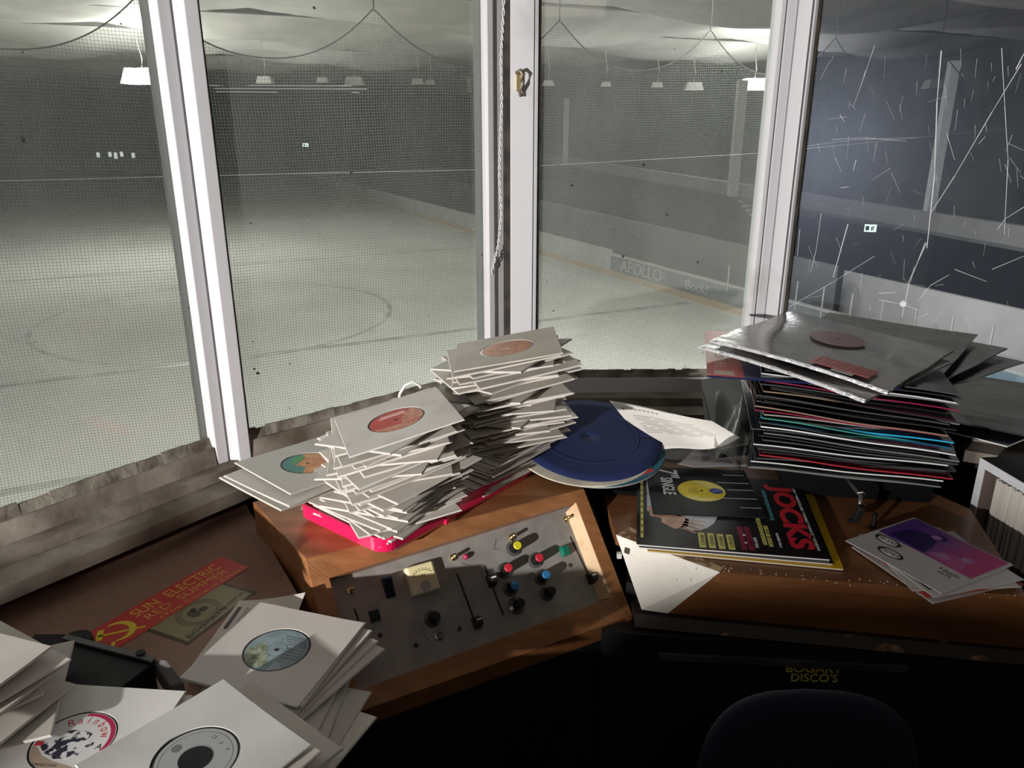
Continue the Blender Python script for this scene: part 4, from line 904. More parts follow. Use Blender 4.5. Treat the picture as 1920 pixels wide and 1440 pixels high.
g = MB(); g.grid(lambda u, v: Vector(((.003+.147*v)*math.cos(2*PI*u), (.003+.147*v)*math.sin(2*PI*u), .003*math.sin(4*PI*u+1)*v*v)), 72, 6, (0,0,.002)); g.build('felt', M_blue, sm, local=True, smooth=True)
g = MB(); g.ring(0,0,.100,.1015,.0032,.0002,60); g.build('printed_ring', mat('ring_blue', (.012,.03,.11), .9), sm, local=True)
for k, (dx, dy, dz, col, rd, lab) in enumerate([(-.012,-.012,-.010,(.72,.66,.52),.150,'cream slipmat directly under the navy one'),(.006,-.008,-.018,(.02,.13,.18),.150,'teal picture disc with a red mark third in the slipmat pile'),(.006,-.008,-.025,(.40,.40,.37),.150,'grey-edged disc fourth in the slipmat pile'),(.006,0,-.032,(.02,.02,.02),.150,'black disc at the foot of the slipmat pile')]):
    e = empty('slipmat', M=frame(bc0+Vector((dx,dy,dz)), (1,0,0), (bn*(1-.2*k)+Vector((0,0,.2*k)))), label=lab, cat='slipmat')
    MB().lathe([(rd,0),(rd,.003),(.004,.003)], 64).build('felt', mat('mat_%d' % k, col, .8, var=.3, scale=12), e, local=True)
    if k == 1:
        MB().prism([(.085,-.112),(.115,-.092),(.100,-.078),(.082,-.085)], .0032, .0034).build('red_mark', INKR, e, local=True)
        MB().disc(-.03,.0,.105,.0031,.0002,50).build('navy_field', M_blue, e, local=True)
# curling printed leaflet
def lf(u, v):
    A, B_, C_, D_ = (1143,752,-.585), (1335,788,-.560), (1388,815,-.585), (1222,850,-.645)
    a_, b_, c_, d_ = at(*A), at(*B_), at(*C_), at(*D_)
    p = a_.lerp(b_, u).lerp(d_.lerp(c_, u), 1-v) if False else (a_.lerp(b_, u)).lerp(d_.lerp(c_, u), v)
    p.z += .010*math.sin(u*PI*1.7+.3)*(.25+.75*v) - .012*math.sin(PI*u)*v
    return p
M_leaf = mat('leaflet_paper', (.66,.63,.58), .55)
lfo = empty('leaflet', at(1250,830,-.66), 'curling white printed leaflet lying over the slipmats', 'leaflet')
MB().grid(lf, 30, 16, (0,0,.0006)).build('sheet', M_leaf, lfo, smooth=True)
g = MB()
for k in range(9):
    v0 = .30+k*.045; us = [.12+.76*i/14 for i in range(15)]
    for a_, b_ in zip(us, us[1:]):
        if (int(a_*97)+k) % 7 == 0: continue
        q = [lf(a_,v0), lf(b_,v0), lf(b_,v0+.007), lf(a_,v0+.007)]; g.extr([p+Vector((0,0,.0012)) for p in q], (0,0,.0002))
for i in range(9):
    a_ = .06+i*.045; hgt = .05 if i == 0 else .03
    q = [lf(a_,.14), lf(a_+.028,.14), lf(a_+.022,.14+hgt), lf(a_,.14+hgt*.8)]; g.extr([p+Vector((0,0,.0012)) for p in q], (0,0,.0002))
g.build('print', mat('ink_faded', (.22,.21,.20), .6), lfo)
# dark glossy sleeve below the leaflet
g = MB(); q = [at(1222,858,-.675), at(1290,800,-.655), at(1395,830,-.655), at(1398,872,-.675), at(1300,874,-.682)]; g.extr(q, (0,0,-.003)); 
M_gloss = mat('dark_glossy_cover', (.02,.018,.02), .15, col2=(.16,.15,.15), scale=9, stretch=(1,4,1), lo=.45, hi=.7, bump=.15, bscale=30)
tag(g.build('record_cover', M_gloss), 'dark glossy record cover partly under the curling leaflet', 'record cover')
# crumpled clear bags behind leaflet
M_clearb = mat('clear_film', (.10,.10,.09), .3, alpha=.35, bump=.5, bscale=25)
g = MB().grid(lambda u, v: at(1340+u*65,745+v*120,-.56-.06*v) + Vector((0,.02*math.sin(u*8),.012*math.sin(u*9+v*5))), 12, 10, (0,0,.0005)); tag(g.build('clear_bag', M_clearb, smooth=True), 'crumpled clear plastic record bag left of the album stack', 'plastic bag')
# magazines
def mag(c, yaw, w, h, t, label, cov, fn, tx=0, ty=0, page=M_card):
    e = empty('magazine', M=yawframe(c, yaw, tx, ty), label=label, cat='magazine')
    MB().box((0,0,t/2-.0003),(w*.992,h*.99,t*.7)).build('pages', page, e, local=True)
    MB().box((0,0,t-.0002),(w,h,.0009)).build('cover', cov, e, local=True)
    if fn:
        g = MB(); ms = fn(g, t+.0002); g.build('cover_print', ms, e, local=True)
    return e
MZ = -.7185
J0, J1, J2, J3 = at(1203,893,-.712), at(1502,905,-.712), at(1545,1060,-.712), at(1183,1020,-.712)
jc = (J0+J1+J2+J3)/4; jx = ((J1-J0)+(J2-J3)).normalized(); jw = ((J1-J0).length+(J2-J3).length)/2; jh = ((J0-J3).length+(J1-J2).length)/2; jyaw = math.degrees(math.atan2(jx.y, jx.x))
Y0, Y2 = at(1500,925,-.716), at(1548,1075,-.716)
def yel_fn(g, z):
    g.mi(0)
    for k in range(7): g.prism([(jw*.34+.0,-jh*.05+k*.018),(jw*.455,-jh*.05+k*.018),(jw*.455,-jh*.05+k*.018+(.004+.003*(k%2))),(jw*.34,-jh*.05+k*.018+.004)], z, z+.0002)
    return [INK]
mag(Vector((jc.x+.022,jc.y-.012,MZ)), jyaw-1.5, jw, jh, .004, 'yellow-covered magazine lowest in the pile under the JOCKS issue', mat('yellow_cover', (.75,.45,.015), .35), yel_fn)
mag(Vector((jc.x+.006,jc.y-.004,MZ+.0045)), jyaw-.8, jw, jh, .004, 'black magazine between the yellow one and the JOCKS issue', mat('black_cover', (.015,.013,.015), .25, coat=.4), None)
M_skin = mat('printed_skin', (.42,.22,.14), .4, col2=(.60,.36,.25), scale=40)
def jocks_fn(g, z):
    W_, H_ = jw, jh
    def tt(b, x, y, sz, sx=1.0, off=0.0, dz=0.0): g.text(b, T((x,y,z+dz)) @ RZ(-PI/2), sz, .0001, 'CENTER', sx=sx, off=off)
    g.mi(0); tt('JOCKS', W_*.375, -.004, W_*.165, .885*H_/(W_*.165*3.2), .0022)
    g.mi(1)
    tt('RADIO * NIGHTCLUBS * MOBILE * DANCE * REVIEWS', W_*.458, 0, .0072, H_*.86/(.0072*24.5))
    tt('PRODUCT NEWS', W_*.112, -H_*.33, .0085, .85); tt('NEW YEAR', W_*.138, -H_*.38, .0085, .85); tt('NOVEMBER 1986 £1', W_*.265, -H_*.33, .0065, .9)
    g.mi(2); tt('THE NEW MAGAZINE FOR EVERY DJ', W_*.268, H_*.12, .0095, .82, .0002)
    g.mi(3); tt('CHAD JACKSON INTERVIEW', W_*.185, -H_*.22, .0105, .80, .0002); tt('DISCO AID SESSION', W_*.215, -H_*.29, .0105, .80, .0002)
    for k in range(4): g.prism([(-W_*.165+k*.0165,-H_*.5+.006),(-W_*.165+k*.0165+.0115,-H_*.5+.006),(-W_*.165+k*.0165+.0115,-H_*.5+.058),(-W_*.165+k*.0165,-H_*.5+.058)], z, z+.0002)
    g.prism([(-W_*.478,-H_*.42),(-W_*.462,-H_*.42),(-W_*.462,H_*.36),(-W_*.478,H_*.36)], z, z+.0001)
    g.mi(4)
    for k, b in enumerate(('IMPORTS','REMIXES','AIRPLAY','REPORTS')): g.text(b, T((-W_*.165+k*.0165+.0058,-H_*.5+.032,z+.0002)) @ RZ(-PI/2), .0095, .0001, sx=1.0)
    for k in range(9): g.text('hits', T((-W_*.470,-H_*.36+k*H_*.08,z+.0001)) @ RZ(-PI/2), .006, .0001)
    g.mi(5); cx, cy, r = -W_*.33+.02, H_*.16, H_*.50
    pts = [(-W_*x,H_*y) for x, y in ((.44,.46),(.44,-.08),(.39,-.10),(.33,-.20),(.28,-.26),(.22,-.29),(.16,-.285),(.11,-.25),(.07,-.19),(.04,-.10),(.03,0),(.05,.46))]
    g.prism(pts, z, z+.0002)
    g.mi(6)
    g.prism([(-W_*.44,-H_*.03),(-W_*.37,H_*.02),(-W_*.31,-H_*.06),(-W_*.34,-H_*.17),(-W_*.42,-H_*.15)], z+.0002, z+.0003)
    # a printed pair of clasped hands: palm and four fingers
    g.prism([(-W_*.36,-H_*.12),(-W_*.26,-H_*.10),(-W_*.205,-H_*.16),(-W_*.215,-H_*.25),(-W_*.29,-H_*.29),(-W_*.36,-H_*.22)], z+.0003, z+.0004)
    for k in range(4):
        a = -.10-.20*k; x0, y0 = -W_*.225-.003*k, -H_*(.165+.030*k); L_ = .038-.006*(k == 3)
        dx, dy = math.cos(a)*L_, math.sin(a)*L_; nx, ny = -math.sin(a)*.0042, math.cos(a)*.0042
        g.prism([(x0-nx,y0-ny),(x0+dx-nx*.6,y0+dy-ny*.6),(x0+dx+nx*.6,y0+dy+ny*.6),(x0+nx,y0+ny)], z+.0003, z+.0004)
    g.prism([(-W_*.30,-H_*.10),(-W_*.27,-H_*.06),(-W_*.19,-H_*.07),(-W_*.185,-H_*.10),(-W_*.26,-H_*.13)], z+.0003, z+.0004)
    g.mi(7)
    for k in range(2): g.prism([(W_*.055+k*.013,-H_*.47),(W_*.055+k*.013+.010,-H_*.47),(W_*.055+k*.013+.010,-H_*.20),(W_*.055+k*.013,-H_*.20)], z, z+.0002)
    g.mi(1)
    for k in range(2): g.disc(W_*.085,-H_*(.30+.09*k),.0028,z+.0002,.0001,12)
    return [mat('jocks_red', (.62,.02,.035), .4), INKW, mat('cyan_ink', (.07,.27,.30), .5), mat('pale_yellow_ink', (.72,.68,.16), .5), INK, mat('printed_white_sky', (.62,.68,.74), .4, var=.15, scale=30), M_skin, mat('maroon_ink', (.22,.005,.04), .5)]
mag(Vector((jc.x,jc.y,MZ+.009)), jyaw, jw, jh, .0045, 'black JOCKS magazine with big red title and a picture of clasped hands', mat('jocks_black', (.009,.006,.008), .4, coat=.05, spec=.3), jocks_fn)
# black house-sleeve single lying on it
s7 = [at(1223,873,-.700), at(1398,874,-.700), at(1415,976,-.700), at(1229,962,-.700)]
c7 = sum(s7, Vector())/4; x7 = ((s7[1]-s7[0])+(s7[2]-s7[3])).normalized(); w7 = ((s7[1]-s7[0]).length+(s7[2]-s7[3]).length+(s7[0]-s7[3]).length+(s7[1]-s7[2]).length)/4
c7.z = MZ+.0148
def yellow_print(g):
    g.mi(0); g.disc(.029,.0,.0135,.00145,.0001,30,.0125)
    g.mi(1); rings_(g, .0150); 
    for k in range(5): tl(g, 'words and music' , -.024+.004*k, .0, .0034, -PI/2)
    tl(g, '(P) 1983 RECORDS LTD', -.002, .030, .003, 0); tl(g, 'STEREO  45 RPM', .0, -.030, .003, 0)
    g.mi(2); 
    for i in range(10):
        a_, b_ = -.010+.02*i/10, -.010+.02*(i+1)/10; f_ = lambda t: .004*math.sin(t*300)
        g.prism([(.029+a_, f_(a_)),(.029+b_, f_(b_)),(.029+b_, f_(b_)+.001),(.029+a_, f_(a_)+.001)], .00155, .0016)
    return [mat('royal_blue_ink', (.02,.04,.25), .5), mat('ink_ochre', (.30,.20,.01), .5), INKW]
kk = w7/SL
e7 = labelled(frame(c7, x7, (0,0,1)), "black house sleeve reading 7'' SINGLE with a yellow label on the magazines", [mat('yellow_label', (.74,.58,.02), .4)], yellow_print, seed=12, S_=w7, hole=.0485, lrad=.0470, paper=mat('black_sleeve_paper', (.010,.010,.012), .6, var=.3, scale=10, bump=.25, bscale=14, spec=.25), bend=(0,0,0))
g = MB(); zt_ = .0022
g.text('7"', T((-w7*.30,w7*.375,zt_)) @ RZ(-PI/2), .062, .0001, sx=.80, shear=.2, off=.0004); g.text('SINGLE', T((-w7*.315,w7*.07,zt_)) @ RZ(-PI/2), .034, .0001, sx=.72, off=.0006)
g.build('lettering', mat('silver_ink', (.62,.62,.62), .4), e7, local=True); g = MB()
for x0, x1, y_ in ((.26,.47,.36),(.17,.48,.18),(.25,.49,.03),(.17,.49,-.15),(.30,.49,-.33)): g.prism([(x0*w7,y_*w7),(x1*w7,y_*w7),(x1*w7,y_*w7+.0016),(x0*w7,y_*w7+.001)], zt_, zt_+.0002)
g.build('printed_stripes', mat('silver_ink', (.62,.62,.62), .4), e7, local=True)
# small white scrap above it
g = MB(); q = [at(1365,874,-.69), at(1392,862,-.69), at(1400,873,-.69)]; g.extr(q, (0,0,-.0006)); tag(g.build('paper_scrap', M_card), 'small white paper corner poking out above the black single', 'paper')
# second turntable (base of the album stack) and its tonearm
t2 = turntable('b', (.72,1.575,ZR+.001), .28, .35, .112, -8, 'tall black record deck carrying the stack of albums')
t2b = t2
g = MB(); q = [at(1585,893,-.655), at(1602,915,-.66), at(1614,930,-.665), at(1612,955,-.685)]; 
ta = empty('tonearm', at(1605,960,ZR), 'grey metal tonearm sticking out in front of the album stack', 'tonearm')
MB().tube(q, .0042, 8).build('arm_tube', mat('arm_grey', (.25,.25,.25), .3, metal=.8), ta, smooth=True)
g = MB(); p_ = at(1614,928,-.662); g.tube([p_+Vector((-.006,0,.004)), p_+Vector((0,-.004,.008)), p_+Vector((.006,0,.002))], .0022); g.build('finger_lift', M_metal, ta)
g = MB(); p_ = at(1610,962,-.69); g.box(p_, (.013,.012,.030), Matrix.Rotation(.25,3,'Y')); g.box(p_+Vector((-.010,-.002,-.014)), (.022,.008,.006)); g.build('headshell', mat('headshell_black', (.014,.014,.014), .3), ta, bevel=.002)
MB().cyl(at(1637,990,ZR), at(1637,990,ZR)+Vector((0,0,.03)), .004).build('arm_rest', M_blackp, ta)
# ---- twelve-inch albums
LPS = .322
def lp_mesh(t, bend, droop):
    g = MB(); s_ = LPS/2
    g.grid(lambda u, v: Vector(((u-.5)*LPS, (v-.5)*LPS, t + bend*((u-.5)**2)*.05 + droop*(u*(1-v))*.02 + .0012*math.sin(u*9+v*5))), 10, 8, (0,0,t*.8)); return g
LCOL0 = [((.03,.03,.032),(.5,.5,.5)),((.02,.018,.022),(.06,.06,.06)),((.05,.012,.02),(.55,.03,.12)),((.02,.02,.03),(.7,.7,.68)),((.03,.05,.04),(.04,.30,.24)),((.02,.12,.20),(.03,.42,.72)),((.06,.05,.05),(.7,.68,.62)),((.015,.015,.018),(.02,.02,.02)),((.10,.01,.02),(.7,.04,.06)),((.05,.05,.05),(.35,.35,.34)),((.04,.02,.02),(.62,.42,.28)),((.02,.02,.02),(.8,.8,.8))]
LCOL = [(a, tuple(c*k for c in b)) for (a, b), k in zip(LCOL0, (.35,1,.4,.8,.8,.9,.45,1,.45,.4,.4,.9))]
def lp_mats(i):
    a, b = LCOL[i]; return [mat('album_cover_%d' % i, a, .18, bump=.12, bscale=12, coat=.5, var=.4, scale=6), mat('album_edge_%d' % i, b, .35, coat=.3)]
NAMES = ['grey','black','red','white-edged','green','bright blue','pale','plain black','scarlet','grey-edged','tan-edged','white-spined']
def album(M, ci, label, group=None, t=.0035, bend=0, droop=0, S_=None):
    g = lp_mesh(t, bend, droop); me = bpy.data.meshes.new('album'); me.from_pydata(g.v, [], g.f)
    for m in lp_mats(ci): me.materials.append(m)
    nq = 80*2
    for p in me.polygons: p.material_index = 1 if p.index >= nq else 0
    me.update(); o = bpy.data.objects.new('album_sleeve', me); C.objects.link(o); o.matrix_world = M
    if S_: o.scale = (S_,S_,1)
    return tag(o, label, 'album', group)
ZL0, ZL1 = -.602, -.432
fl0, fr0 = at(1415,858,-.585), at(1790,898,-.585); dl = (fr0-fl0); dl.z = 0; yl = math.degrees(math.atan2(dl.y, dl.x))
r4 = random.Random(12); order = [9,3,1,8,7,1,7,3,1,7,9,1,11,7,5,4,6,2,10,1,7,0,7,1,10,7,1,2,7,0,3,7,1]
nl = len(order)
POS = ['at the very bottom','near the bottom','in the lower third','below the middle','in the middle','above the middle','in the upper third','near the top']
seen = {}
for k, ci in enumerate(order):
    t = k/(nl-1); z = ZL0 + (ZL1-ZL0)*t
    fl = at(1418+r4.gauss(0,7)-4*math.sin(3*t), 858-(858-735)*t, z+.002) if False else None
    base = Vector((fl0.x,fl0.y,0)).lerp(Vector((fl0.x+.004,fl0.y+.014,0)), t) + Vector((r4.gauss(0,.007), r4.gauss(0,.007), 0))
    yaw = math.radians(yl + r4.gauss(0,2.6) + 2*t); ux2 = Vector((math.cos(yaw), math.sin(yaw), 0)); uy2 = Vector((-ux2.y, ux2.x, 0))
    c = base + (ux2+uy2)*LPS/2 + Vector((0,0,z))
    nn = Vector((.0+.10*math.sin(t*2), r4.gauss(0,.008), 1)) + Vector((-.02,0,0))
    lab = '%s album sleeve %s of the album stack' % (NAMES[ci], POS[min(7, int(t*8))])
    seen[lab] = seen.get(lab, 0)+1
    album(frame(c, ux2, nn), ci, lab, 'albums in the stack', .0030, r4.uniform(-.06,.12), r4.uniform(-.3,.2))
# odd ones sticking out on the right, behind, and the slumped one at the far right
album(yawframe((.835,1.62,-.470), 38, 0, -.05), 9, 'dark album with a grey border jutting out at the back right of the stack')
album(yawframe((.850,1.60,-.482), 30, 0, -.03), 0, 'plain dark album under the grey-bordered one at the back right')
album(yawframe((.800,1.63,-.455), 50, 0, -.05), 6, 'pale olive album showing behind the top record of the stack')
album(frame((.985,1.53,-.560), (.80,.60,.10), (-.10,.05,1)), 7, 'black album slumping out to the right over the wooden box', bend=.4)
album(frame((.965,1.52,-.572), (.86,.50,.10), (-.12,.05,1)), 3, 'white-edged album under the one slumping over the wooden box', bend=.4)
# left group of plastic-bagged albums hanging off
album(frame((.585,1.56,-.565), (.95,-.1,-.1), (-.25,-.1,1)), 9, 'bagged grey album sagging off the left side of the stack')
album(frame((.575,1.545,-.580), (.97,-.14,-.12), (-.28,-.12,1)), 1, 'bagged black album sagging lowest off the left side of the stack')
# red covered album under the top ones
q = [at(1322,612,-.428), at(1452,606,-.428), at(1560,700,-.428), at(1326,702,-.428)]
rx = (q[3]-q[0]); rx.z = 0; L_ = LPS; rv = rx.normalized(); ru = Vector((-rv.y, rv.x, 0)); ru = ru if ru.x > 0 else -ru
cR = q[3] - rv*LPS/2 + ru*LPS/2
ra = empty('album_sleeve', M=frame(cR-Vector((0,0,.002)), ru, (0,0,1)), label='red and navy album lettered THE LAST CREW under the two top records', cat='album')
MB().box((0,0,-.0015),(LPS,LPS,.004)).build('cover', mat('navy_cover', (.01,.015,.06), .3, coat=.3), ra, local=True)
MB().box((-LPS/2+.032,0,.0007),(.064,LPS,.0008)).build('red_strip', mat('red_strip', (.42,.03,.018), .4), ra, local=True)
g = MB(); g.text('THE LAST CREW', T((-LPS/2+.026,-.03,.0012)) @ RZ(PI/2), .027, .0001, sx=.8); g.box((-LPS/2+.030,-LPS*.44,.0012),(.035,.022,.0003)); g.build('lettering', mat('faded_cream_ink', (.50,.36,.28), .5), ra, local=True)
# two top records in clear plastic bags
M_bag = mat('grey_film_over_black', (.085,.083,.085), .16, col2=(.21,.20,.19), scale=5, stretch=(1,2.5,1), lo=.35, hi=.75, bump=.35, bscale=16, coat=.6)
M_foil = mat('creased_film_edge', (.75,.75,.76), .12, metal=.4, bump=.8, bscale=120)
def bagged(M, label, fn=None, foil=True, flip=1):
    e = empty('bagged_record', M=M, label=label, cat='bagged album')
    g = MB(); g.grid(lambda u, v: Vector(((u-.5)*.335, (v-.5)*.335, .004+.003*math.sin(u*7+v*4)*math.sin(v*6) - .006*(1-v)*(u-.5)**2*4)), 24, 24, (0,0,.004)); g.build('sleeve', M_bag, e, local=True, smooth=False)
    rn = random.Random(8); g = MB()
    for i in range(40):
        u0, u1 = i/40, (i+1)/40
        y0 = -.1675+rn.uniform(-.0012,.001)
        def zz(u): return .004+.003*math.sin(u*7)*0 - .006*(u-.5)**2*4
        g.hexa([Vector(((u0-.5)*.335,y0-.002,zz(u0)-.004)), Vector(((u1-.5)*.335,y0-.002,zz(u1)-.004)), Vector(((u1-.5)*.335,y0+.004,zz(u1)-.004)), Vector(((u0-.5)*.335,y0+.004,zz(u0)-.004))],
               [Vector(((u0-.5)*.335,y0,zz(u0)+.0006)), Vector(((u1-.5)*.335,y0,zz(u1)+.0006)), Vector(((u1-.5)*.335,y0+.004,zz(u1)+.0012)), Vector(((u0-.5)*.335,y0+.004,zz(u0)+.0012))])
    g.build('sealed_edge', M_foil, e, local=True)
    if fn: fn(e)
    return e
def topfn(e):
    MB().disc(-.005,.035,.052,.0068,.0003,40).build('label', mat('dim_red_label', (.19,.075,.065), .3, var=.2, scale=20), e, local=True)
    MB().disc(-.005,.035,.004,.0072,.0003,12).build('spindle_hole', INK, e, local=True)
    g = MB().box((.075,-.125,.0065),(.105,.050,.0006)); st2 = g.build('price_sticker', mat('sticker_red_orange', (.36,.05,.035), .45), e, local=True)
    g = MB()
    for k in range(11): g.box((.030+k*.0095,-.122,.0069),(.0016,.036,.0002))
    g.build('barcode', mat('dark_red_ink', (.16,.015,.015), .5), st2, local=True)
    MB().box((.085,-.152,.0062),(.038,.020,.0006)).build('price_label', mat('dull_white_label', (.30,.28,.25), .5), e, local=True)
TL_ = (.41,1.455), (.63,1.70), (.865,1.45), (.645,1.215)
ltn = Vector((.02,-.06,1)); ltx = Vector((.72,.69,0))
q4_ = [at(1362,640,-.405), at(1463,588,-.395), at(1778,650,-.410), at(1668,738,-.425)]
lc = sum(q4_, Vector())/4; lx = (q4_[2]-q4_[1] + q4_[3]-q4_[0]); lx.normalize()
bagged(frame(lc, lx, (.06,-.04,1)), 'topmost record in a creased clear bag with a red price sticker', topfn)
bagged(frame(lc+Vector((-.022,-.022,-.011)), Matrix.Rotation(-.10,3,'Z') @ lx, (.05,-.03,1)), 'second bagged record from the top, its film edge glinting', None)
# ---- wooden box of singles at the right edge
BX = at(1838,858,-.625); bd = Vector((.12,-.99,0)).normalized(); bo = Vector((.99,.12,0)).normalized(); BL, BD_, BH = .40, .20, .19; th = .017
M_wedge = mat('white_edge_board', (.72,.73,.74), .5, var=.1, scale=20); M_lam = mat('black_laminate', (.02,.02,.02), .35); M_inn = mat('brown_inside', (.14,.105,.09), .6)
bxo = empty('record_box', Vector((BX.x,BX.y,BX.z-BH)), 'black box with white board edges full of upright singles at the right edge', 'record box')
def slab(nm, a0, a1, b0, b1, z0, z1, m, par=None):
    q = [BX+bd*a+bo*b for a, b in ((a0,b0),(a1,b0),(a1,b1),(a0,b1))]; return MB().prism([v2(p) for p in q], BX.z+z0, BX.z+z1).build(nm, m, par or bxo)
slab('top_board', 0, BL, .0016, BD_, -th, 0, M_lam); slab('top_edge', 0, BL, 0, .0016, -th, .0, M_wedge); slab('back_board', 0, BL, BD_-.008, BD_, -BH, -th, M_inn)
slab('far_side', 0, th, .0016, BD_, -BH, -th, M_inn); slab('far_side_edge', 0, th, 0, .0016, -BH, -th, M_wedge); slab('near_side', BL-th, BL, 0, BD_, -BH, -th, M_inn); slab('bottom_board', 0, BL, 0, BD_, -BH-.012, -BH, M_inn)
r5 = random.Random(6)
for k in range(84):
    a = th+.012+k*.0041; b0 = .018+r5.uniform(-.002,.003); top = -.030-r5.uniform(0,.004)
    q = [BX+bd*aa+bo*bb for aa, bb in ((a,b0),(a+.0028,b0),(a+.0028,b0+.155),(a,b0+.155))]
    o = MB().prism([v2(p) for p in q], BX.z-BH+.001, BX.z+top).build('single_sleeve', M_paper); tag(o, 'upright cream single packed in the white-edged wooden box', 'record sleeve', 'singles in the wooden box')
# ---- picture-sleeve singles near the right counter
PZ = ZR + .0008
c45 = [at(1605,1030,-.700), at(1724,964,-.700), at(1882,1036,-.700), at(1748,1113,-.700)]
cc = sum(c45, Vector())/4; x45 = ((c45[2]-c45[1])+(c45[3]-c45[0])); x45.z = 0; x45.normalize(); w45 = sum((c45[i]-c45[(i+1) % 4]).length for i in range(4))/4
def picsleeve(c, x, label, col, fn, t=.0018, w=w45, lift=(0,0)):
    e = empty('picture_sleeve', M=frame(c, x, (lift[0],lift[1],1)), label=label, cat='record sleeve')
    MB().grid(lambda u, v: Vector(((u-.5)*w, (v-.5)*w, t+.0015*math.sin(u*3)*(1-v))), 10, 10, (0,0,t*.8)).build('cover', col, e, local=True)
    if fn: g = MB(); ms = fn(g, t+.0012, w); g.build('cover_print', ms, e, local=True)
    return e
def duo(g, z, w):
    g.mi(0); g.prism([(-w*.14,w*.46),(w*.47,w*.46),(w*.47,-w*.0),(-w*.14,-w*.0)] if False else [(-w*.47,w*.47),(w*.47,w*.47),(w*.47,-w*.07),(-w*.47,-w*.07)], z, z+.0002)
    g.mi(1)  # dark figures
    g.prism([(-w*.40,-w*.03),(-w*.36,w*.18),(-w*.30,w*.27),(-w*.20,w*.30),(-w*.08,w*.26),(-w*.02,w*.10),(-w*.0,-w*.05)], z+.0002, z+.0003)
    g.disc(-w*.10,w*.33,w*.065,z+.0002,.0002,16); g.mi(2); g.disc(-w*.12,w*.31,w*.045,z+.0004,.0001,14)
    g.mi(3); g.prism([(w*.02,-w*.04),(w*.06,w*.10),(w*.12,w*.16),(w*.26,w*.16),(w*.34,w*.05),(w*.36,-w*.05)], z+.0002, z+.0003); g.disc(w*.29,w*.19,w*.06,z+.0002,.0002,16)
    g.mi(2); g.disc(w*.27,w*.17,w*.04,z+.0004,.0001,14); g.prism([(w*.02,w*.02),(w*.12,w*.0),(w*.2,w*.06),(w*.1,w*.1)], z+.0004, z+.0005)
    g.mi(4); g.disc(-w*.30,-w*.16,w*.13,z,.0002,30,w*.065); g.disc(-w*.14,-w*.33,w*.13,z,.0002,30,w*.065)
    g.text('7 INCH', T((w*.32,-w*.16,z)), .011, .0001); g.text('CUTS', T((w*.32,-w*.22,z)), .009, .0001)
    g.mi(5); g.disc(-w*.30,-w*.16,w*.105,z+.0002,.0002,30,w*.05); g.disc(-w*.14,-w*.33,w*.10,z+.0002,.0002,30,w*.05)
    g.mi(4); g.text('THE SAME', T((-w*.30,-w*.16,z+.0004)), .012, .0001); g.text('REMIX', T((-w*.14,-w*.33,z+.0004)), .013, .0001)
    m = bpy.data.materials.new('purple_to_pink_photo'); m.use_nodes = True; nt = m.node_tree; b = nt.nodes['Principled BSDF']; tc = nt.nodes.new('ShaderNodeTexCoord'); sp = nt.nodes.new('ShaderNodeSeparateXYZ'); cr = nt.nodes.new('ShaderNodeValToRGB')
    nt.links.new(tc.outputs['Generated'], sp.inputs[0]); nt.links.new(sp.outputs[0], cr.inputs[0]); nt.links.new(cr.outputs[0], b.inputs['Base Color'])
    cr.color_ramp.elements[0].position = .15; cr.color_ramp.elements[0].color = (.10,.04,.24,1); cr.color_ramp.elements[1].position = .85; cr.color_ramp.elements[1].color = (.45,.02,.16,1); e_ = cr.color_ramp.elements.new(.5); e_.color = (.22,.06,.24,1); b.inputs['Roughness'].default_value = .4
    return [m, mat('figure_navy', (.03,.015,.10), .4), mat('figure_pale', (.40,.20,.42), .4), mat('figure_pink', (.42,.08,.24), .4), INK, M_card]
base_ = cc.copy(); base_.z = PZ
r6 = random.Random(2)
specs = [(-14,'yellow-edged single lowest in the picture sleeve pile',mat('ps_yellow',(.55,.50,.20),.5)),(-9,'white single second from the bottom of the picture sleeve pile',mat('ps_white',(.60,.58,.55),.5)),(-20,'teal-edged single third from the bottom of the picture sleeve pile',mat('ps_teal',(.45,.52,.52),.5)),
         (-16,'red-edged single fourth in the picture sleeve pile',mat('ps_red',(.55,.06,.05),.5)),(-24,'white single with a grey photo third from the top of the picture sleeve pile',mat('ps_w2',(.58,.55,.52),.5)),(-11,'white single with a tan rounded frame under the purple and pink cover',mat('ps_w3',(.60,.56,.54),.5))]
def tan_fn(g, z, w):
    g.mi(0); g.prism([(w*.18,-w*.46),(w*.40,-w*.46),(w*.40,-w*.26),(w*.18,-w*.26)], z, z+.0002); g.mi(1); g.prism([(w*.20,-w*.44),(w*.38,-w*.44),(w*.38,-w*.28),(w*.20,-w*.28)], z+.0002, z+.0004); return [INK, mat('tan_pink', (.52,.33,.27), .5)]
def grey_fn(g, z, w):
    g.mi(0); g.prism([(w*.15,-w*.42),(w*.44,-w*.42),(w*.44,w*.2),(w*.15,w*.2)], z, z+.0002); return [mat('grey_photo', (.10,.10,.10), .5, col2=(.3,.3,.3), scale=40)]
for k, (dy_, lab, m_) in enumerate(specs):
    xx = Matrix.Rotation(math.radians(dy_), 3, 'Z') @ x45
    picsleeve(base_+Vector((r6.uniform(.0,.012), -.012+r6.uniform(-.008,.004), .0022*k)), xx, lab, m_, tan_fn if k == 5 else grey_fn if k == 4 else None, w=w45*.97)
picsleeve(base_+Vector((0,0,.0022*6+.001)), x45, 'topmost white single sleeve with a purple and pink photo of two people', mat('ps_top', (.55,.52,.50), .5), duo)
# loose crumbs and a white cube scrap between console and counter
MB()
o = MB().box(at(1161,1041,-.735), (.008,.008,.010)).build('paper_scrap', M_card); tag(o, 'tiny white scrap in the gap between mixing desk and right counter', 'paper')

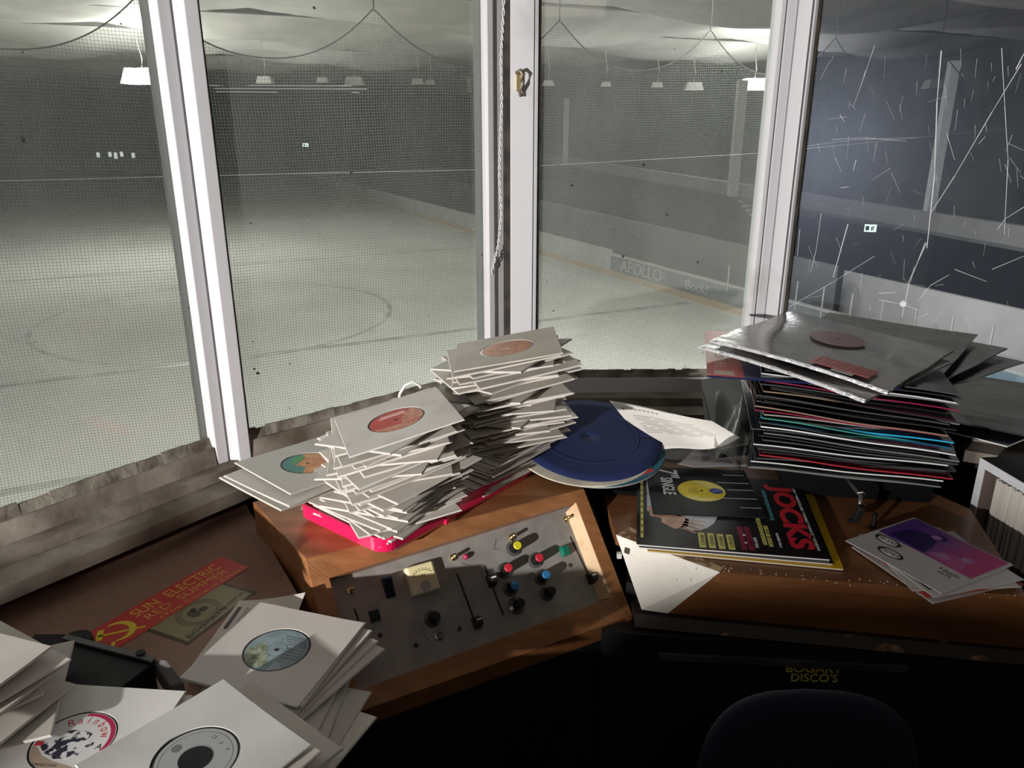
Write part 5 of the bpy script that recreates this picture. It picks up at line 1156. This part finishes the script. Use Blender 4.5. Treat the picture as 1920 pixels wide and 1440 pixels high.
# ================================================================== CHAIR
chp = at(1512,1330,-.80)
ch_ = empty('office_chair', (chp.x, chp.y-.10, -H), 'dark navy upholstered chair back in front of the black cabinet', 'chair')
M_navy = mat('navy_upholstery', (.006,.009,.022), .9, bump=.2, bscale=400)
bx0, by0 = chp.x, chp.y
g = MB(); n = 40
def backf(u, v):
    a = 2*PI*u; ca, sa = math.cos(a), math.sin(a)
    ex_, ez_ = abs(ca)**.55*(1 if ca > 0 else -1), abs(sa)**.55*(1 if sa > 0 else -1)
    r = math.sin(PI*v)**.35 if 0 < v < 1 else 0
    return Vector((bx0 + .160*ex_*r, by0 + .03*math.cos(PI*v) + .03*(ex_*r)**2*-1 + .0, -.968 + .20*ez_*r))
g.grid(backf, 48, 16); g.build('backrest', M_navy, ch_, smooth=True)
g = MB(); g.grid(lambda u, v: Vector((bx0+.19*math.cos(2*PI*u)*(math.sin(PI*v)**.4 if 0 < v < 1 else 0), by0-.25+.21*math.sin(2*PI*u)*(math.sin(PI*v)**.4 if 0 < v < 1 else 0), -1.14+.035*math.cos(PI*v))), 40, 12); g.build('seat', M_navy, ch_, smooth=True)
MB().box((bx0, by0-.0, -1.15), (.05,.02,.24)).build('back_bracket', M_blackp, ch_)
MB().box((bx0, by0-.12, -1.19), (.05,.26,.02)).build('seat_bracket', M_blackp, ch_)
MB().cyl((bx0,by0-.25,-1.53),(bx0,by0-.25,-1.17),.025).build('gas_post', M_blackp, ch_)
for k in range(5):
    a = 2*PI*k/5+.3; e_ = Vector((bx0+.24*math.cos(a), by0-.25+.24*math.sin(a), -1.545)); 
    lg = MB().bar((bx0,by0-.25,-1.52), e_, .035, .022).build('leg', M_blackp, ch_); MB().cyl(e_+Vector((0,-.015,-.028)), e_+Vector((0,.015,-.028)), .026).build('castor', M_blackp, lg)
# corridor wall lamp (the thing that shines in) and an added housing for the booth fill light
cw = MB(); cw.lathe([(.05,0),(.055,.02),(.02,.05)], 20, T(KEY+Vector((-.02,-.05,.06)))); tag(cw.build('corridor_lamp', M_hood), 'small round lamp fitting in the corridor outside the doorway', 'lamp')
cw = MB().box((.3,-.5,.90),(.66,.66,.05)); tag(cw.build('fill_light_housing', M_hood), 'added square housing above the booth fill light', 'lamp')

# lift everything so that the booth floor is at z = 0
for o in list(C.objects):
    if o.parent is None: o.location.z += H
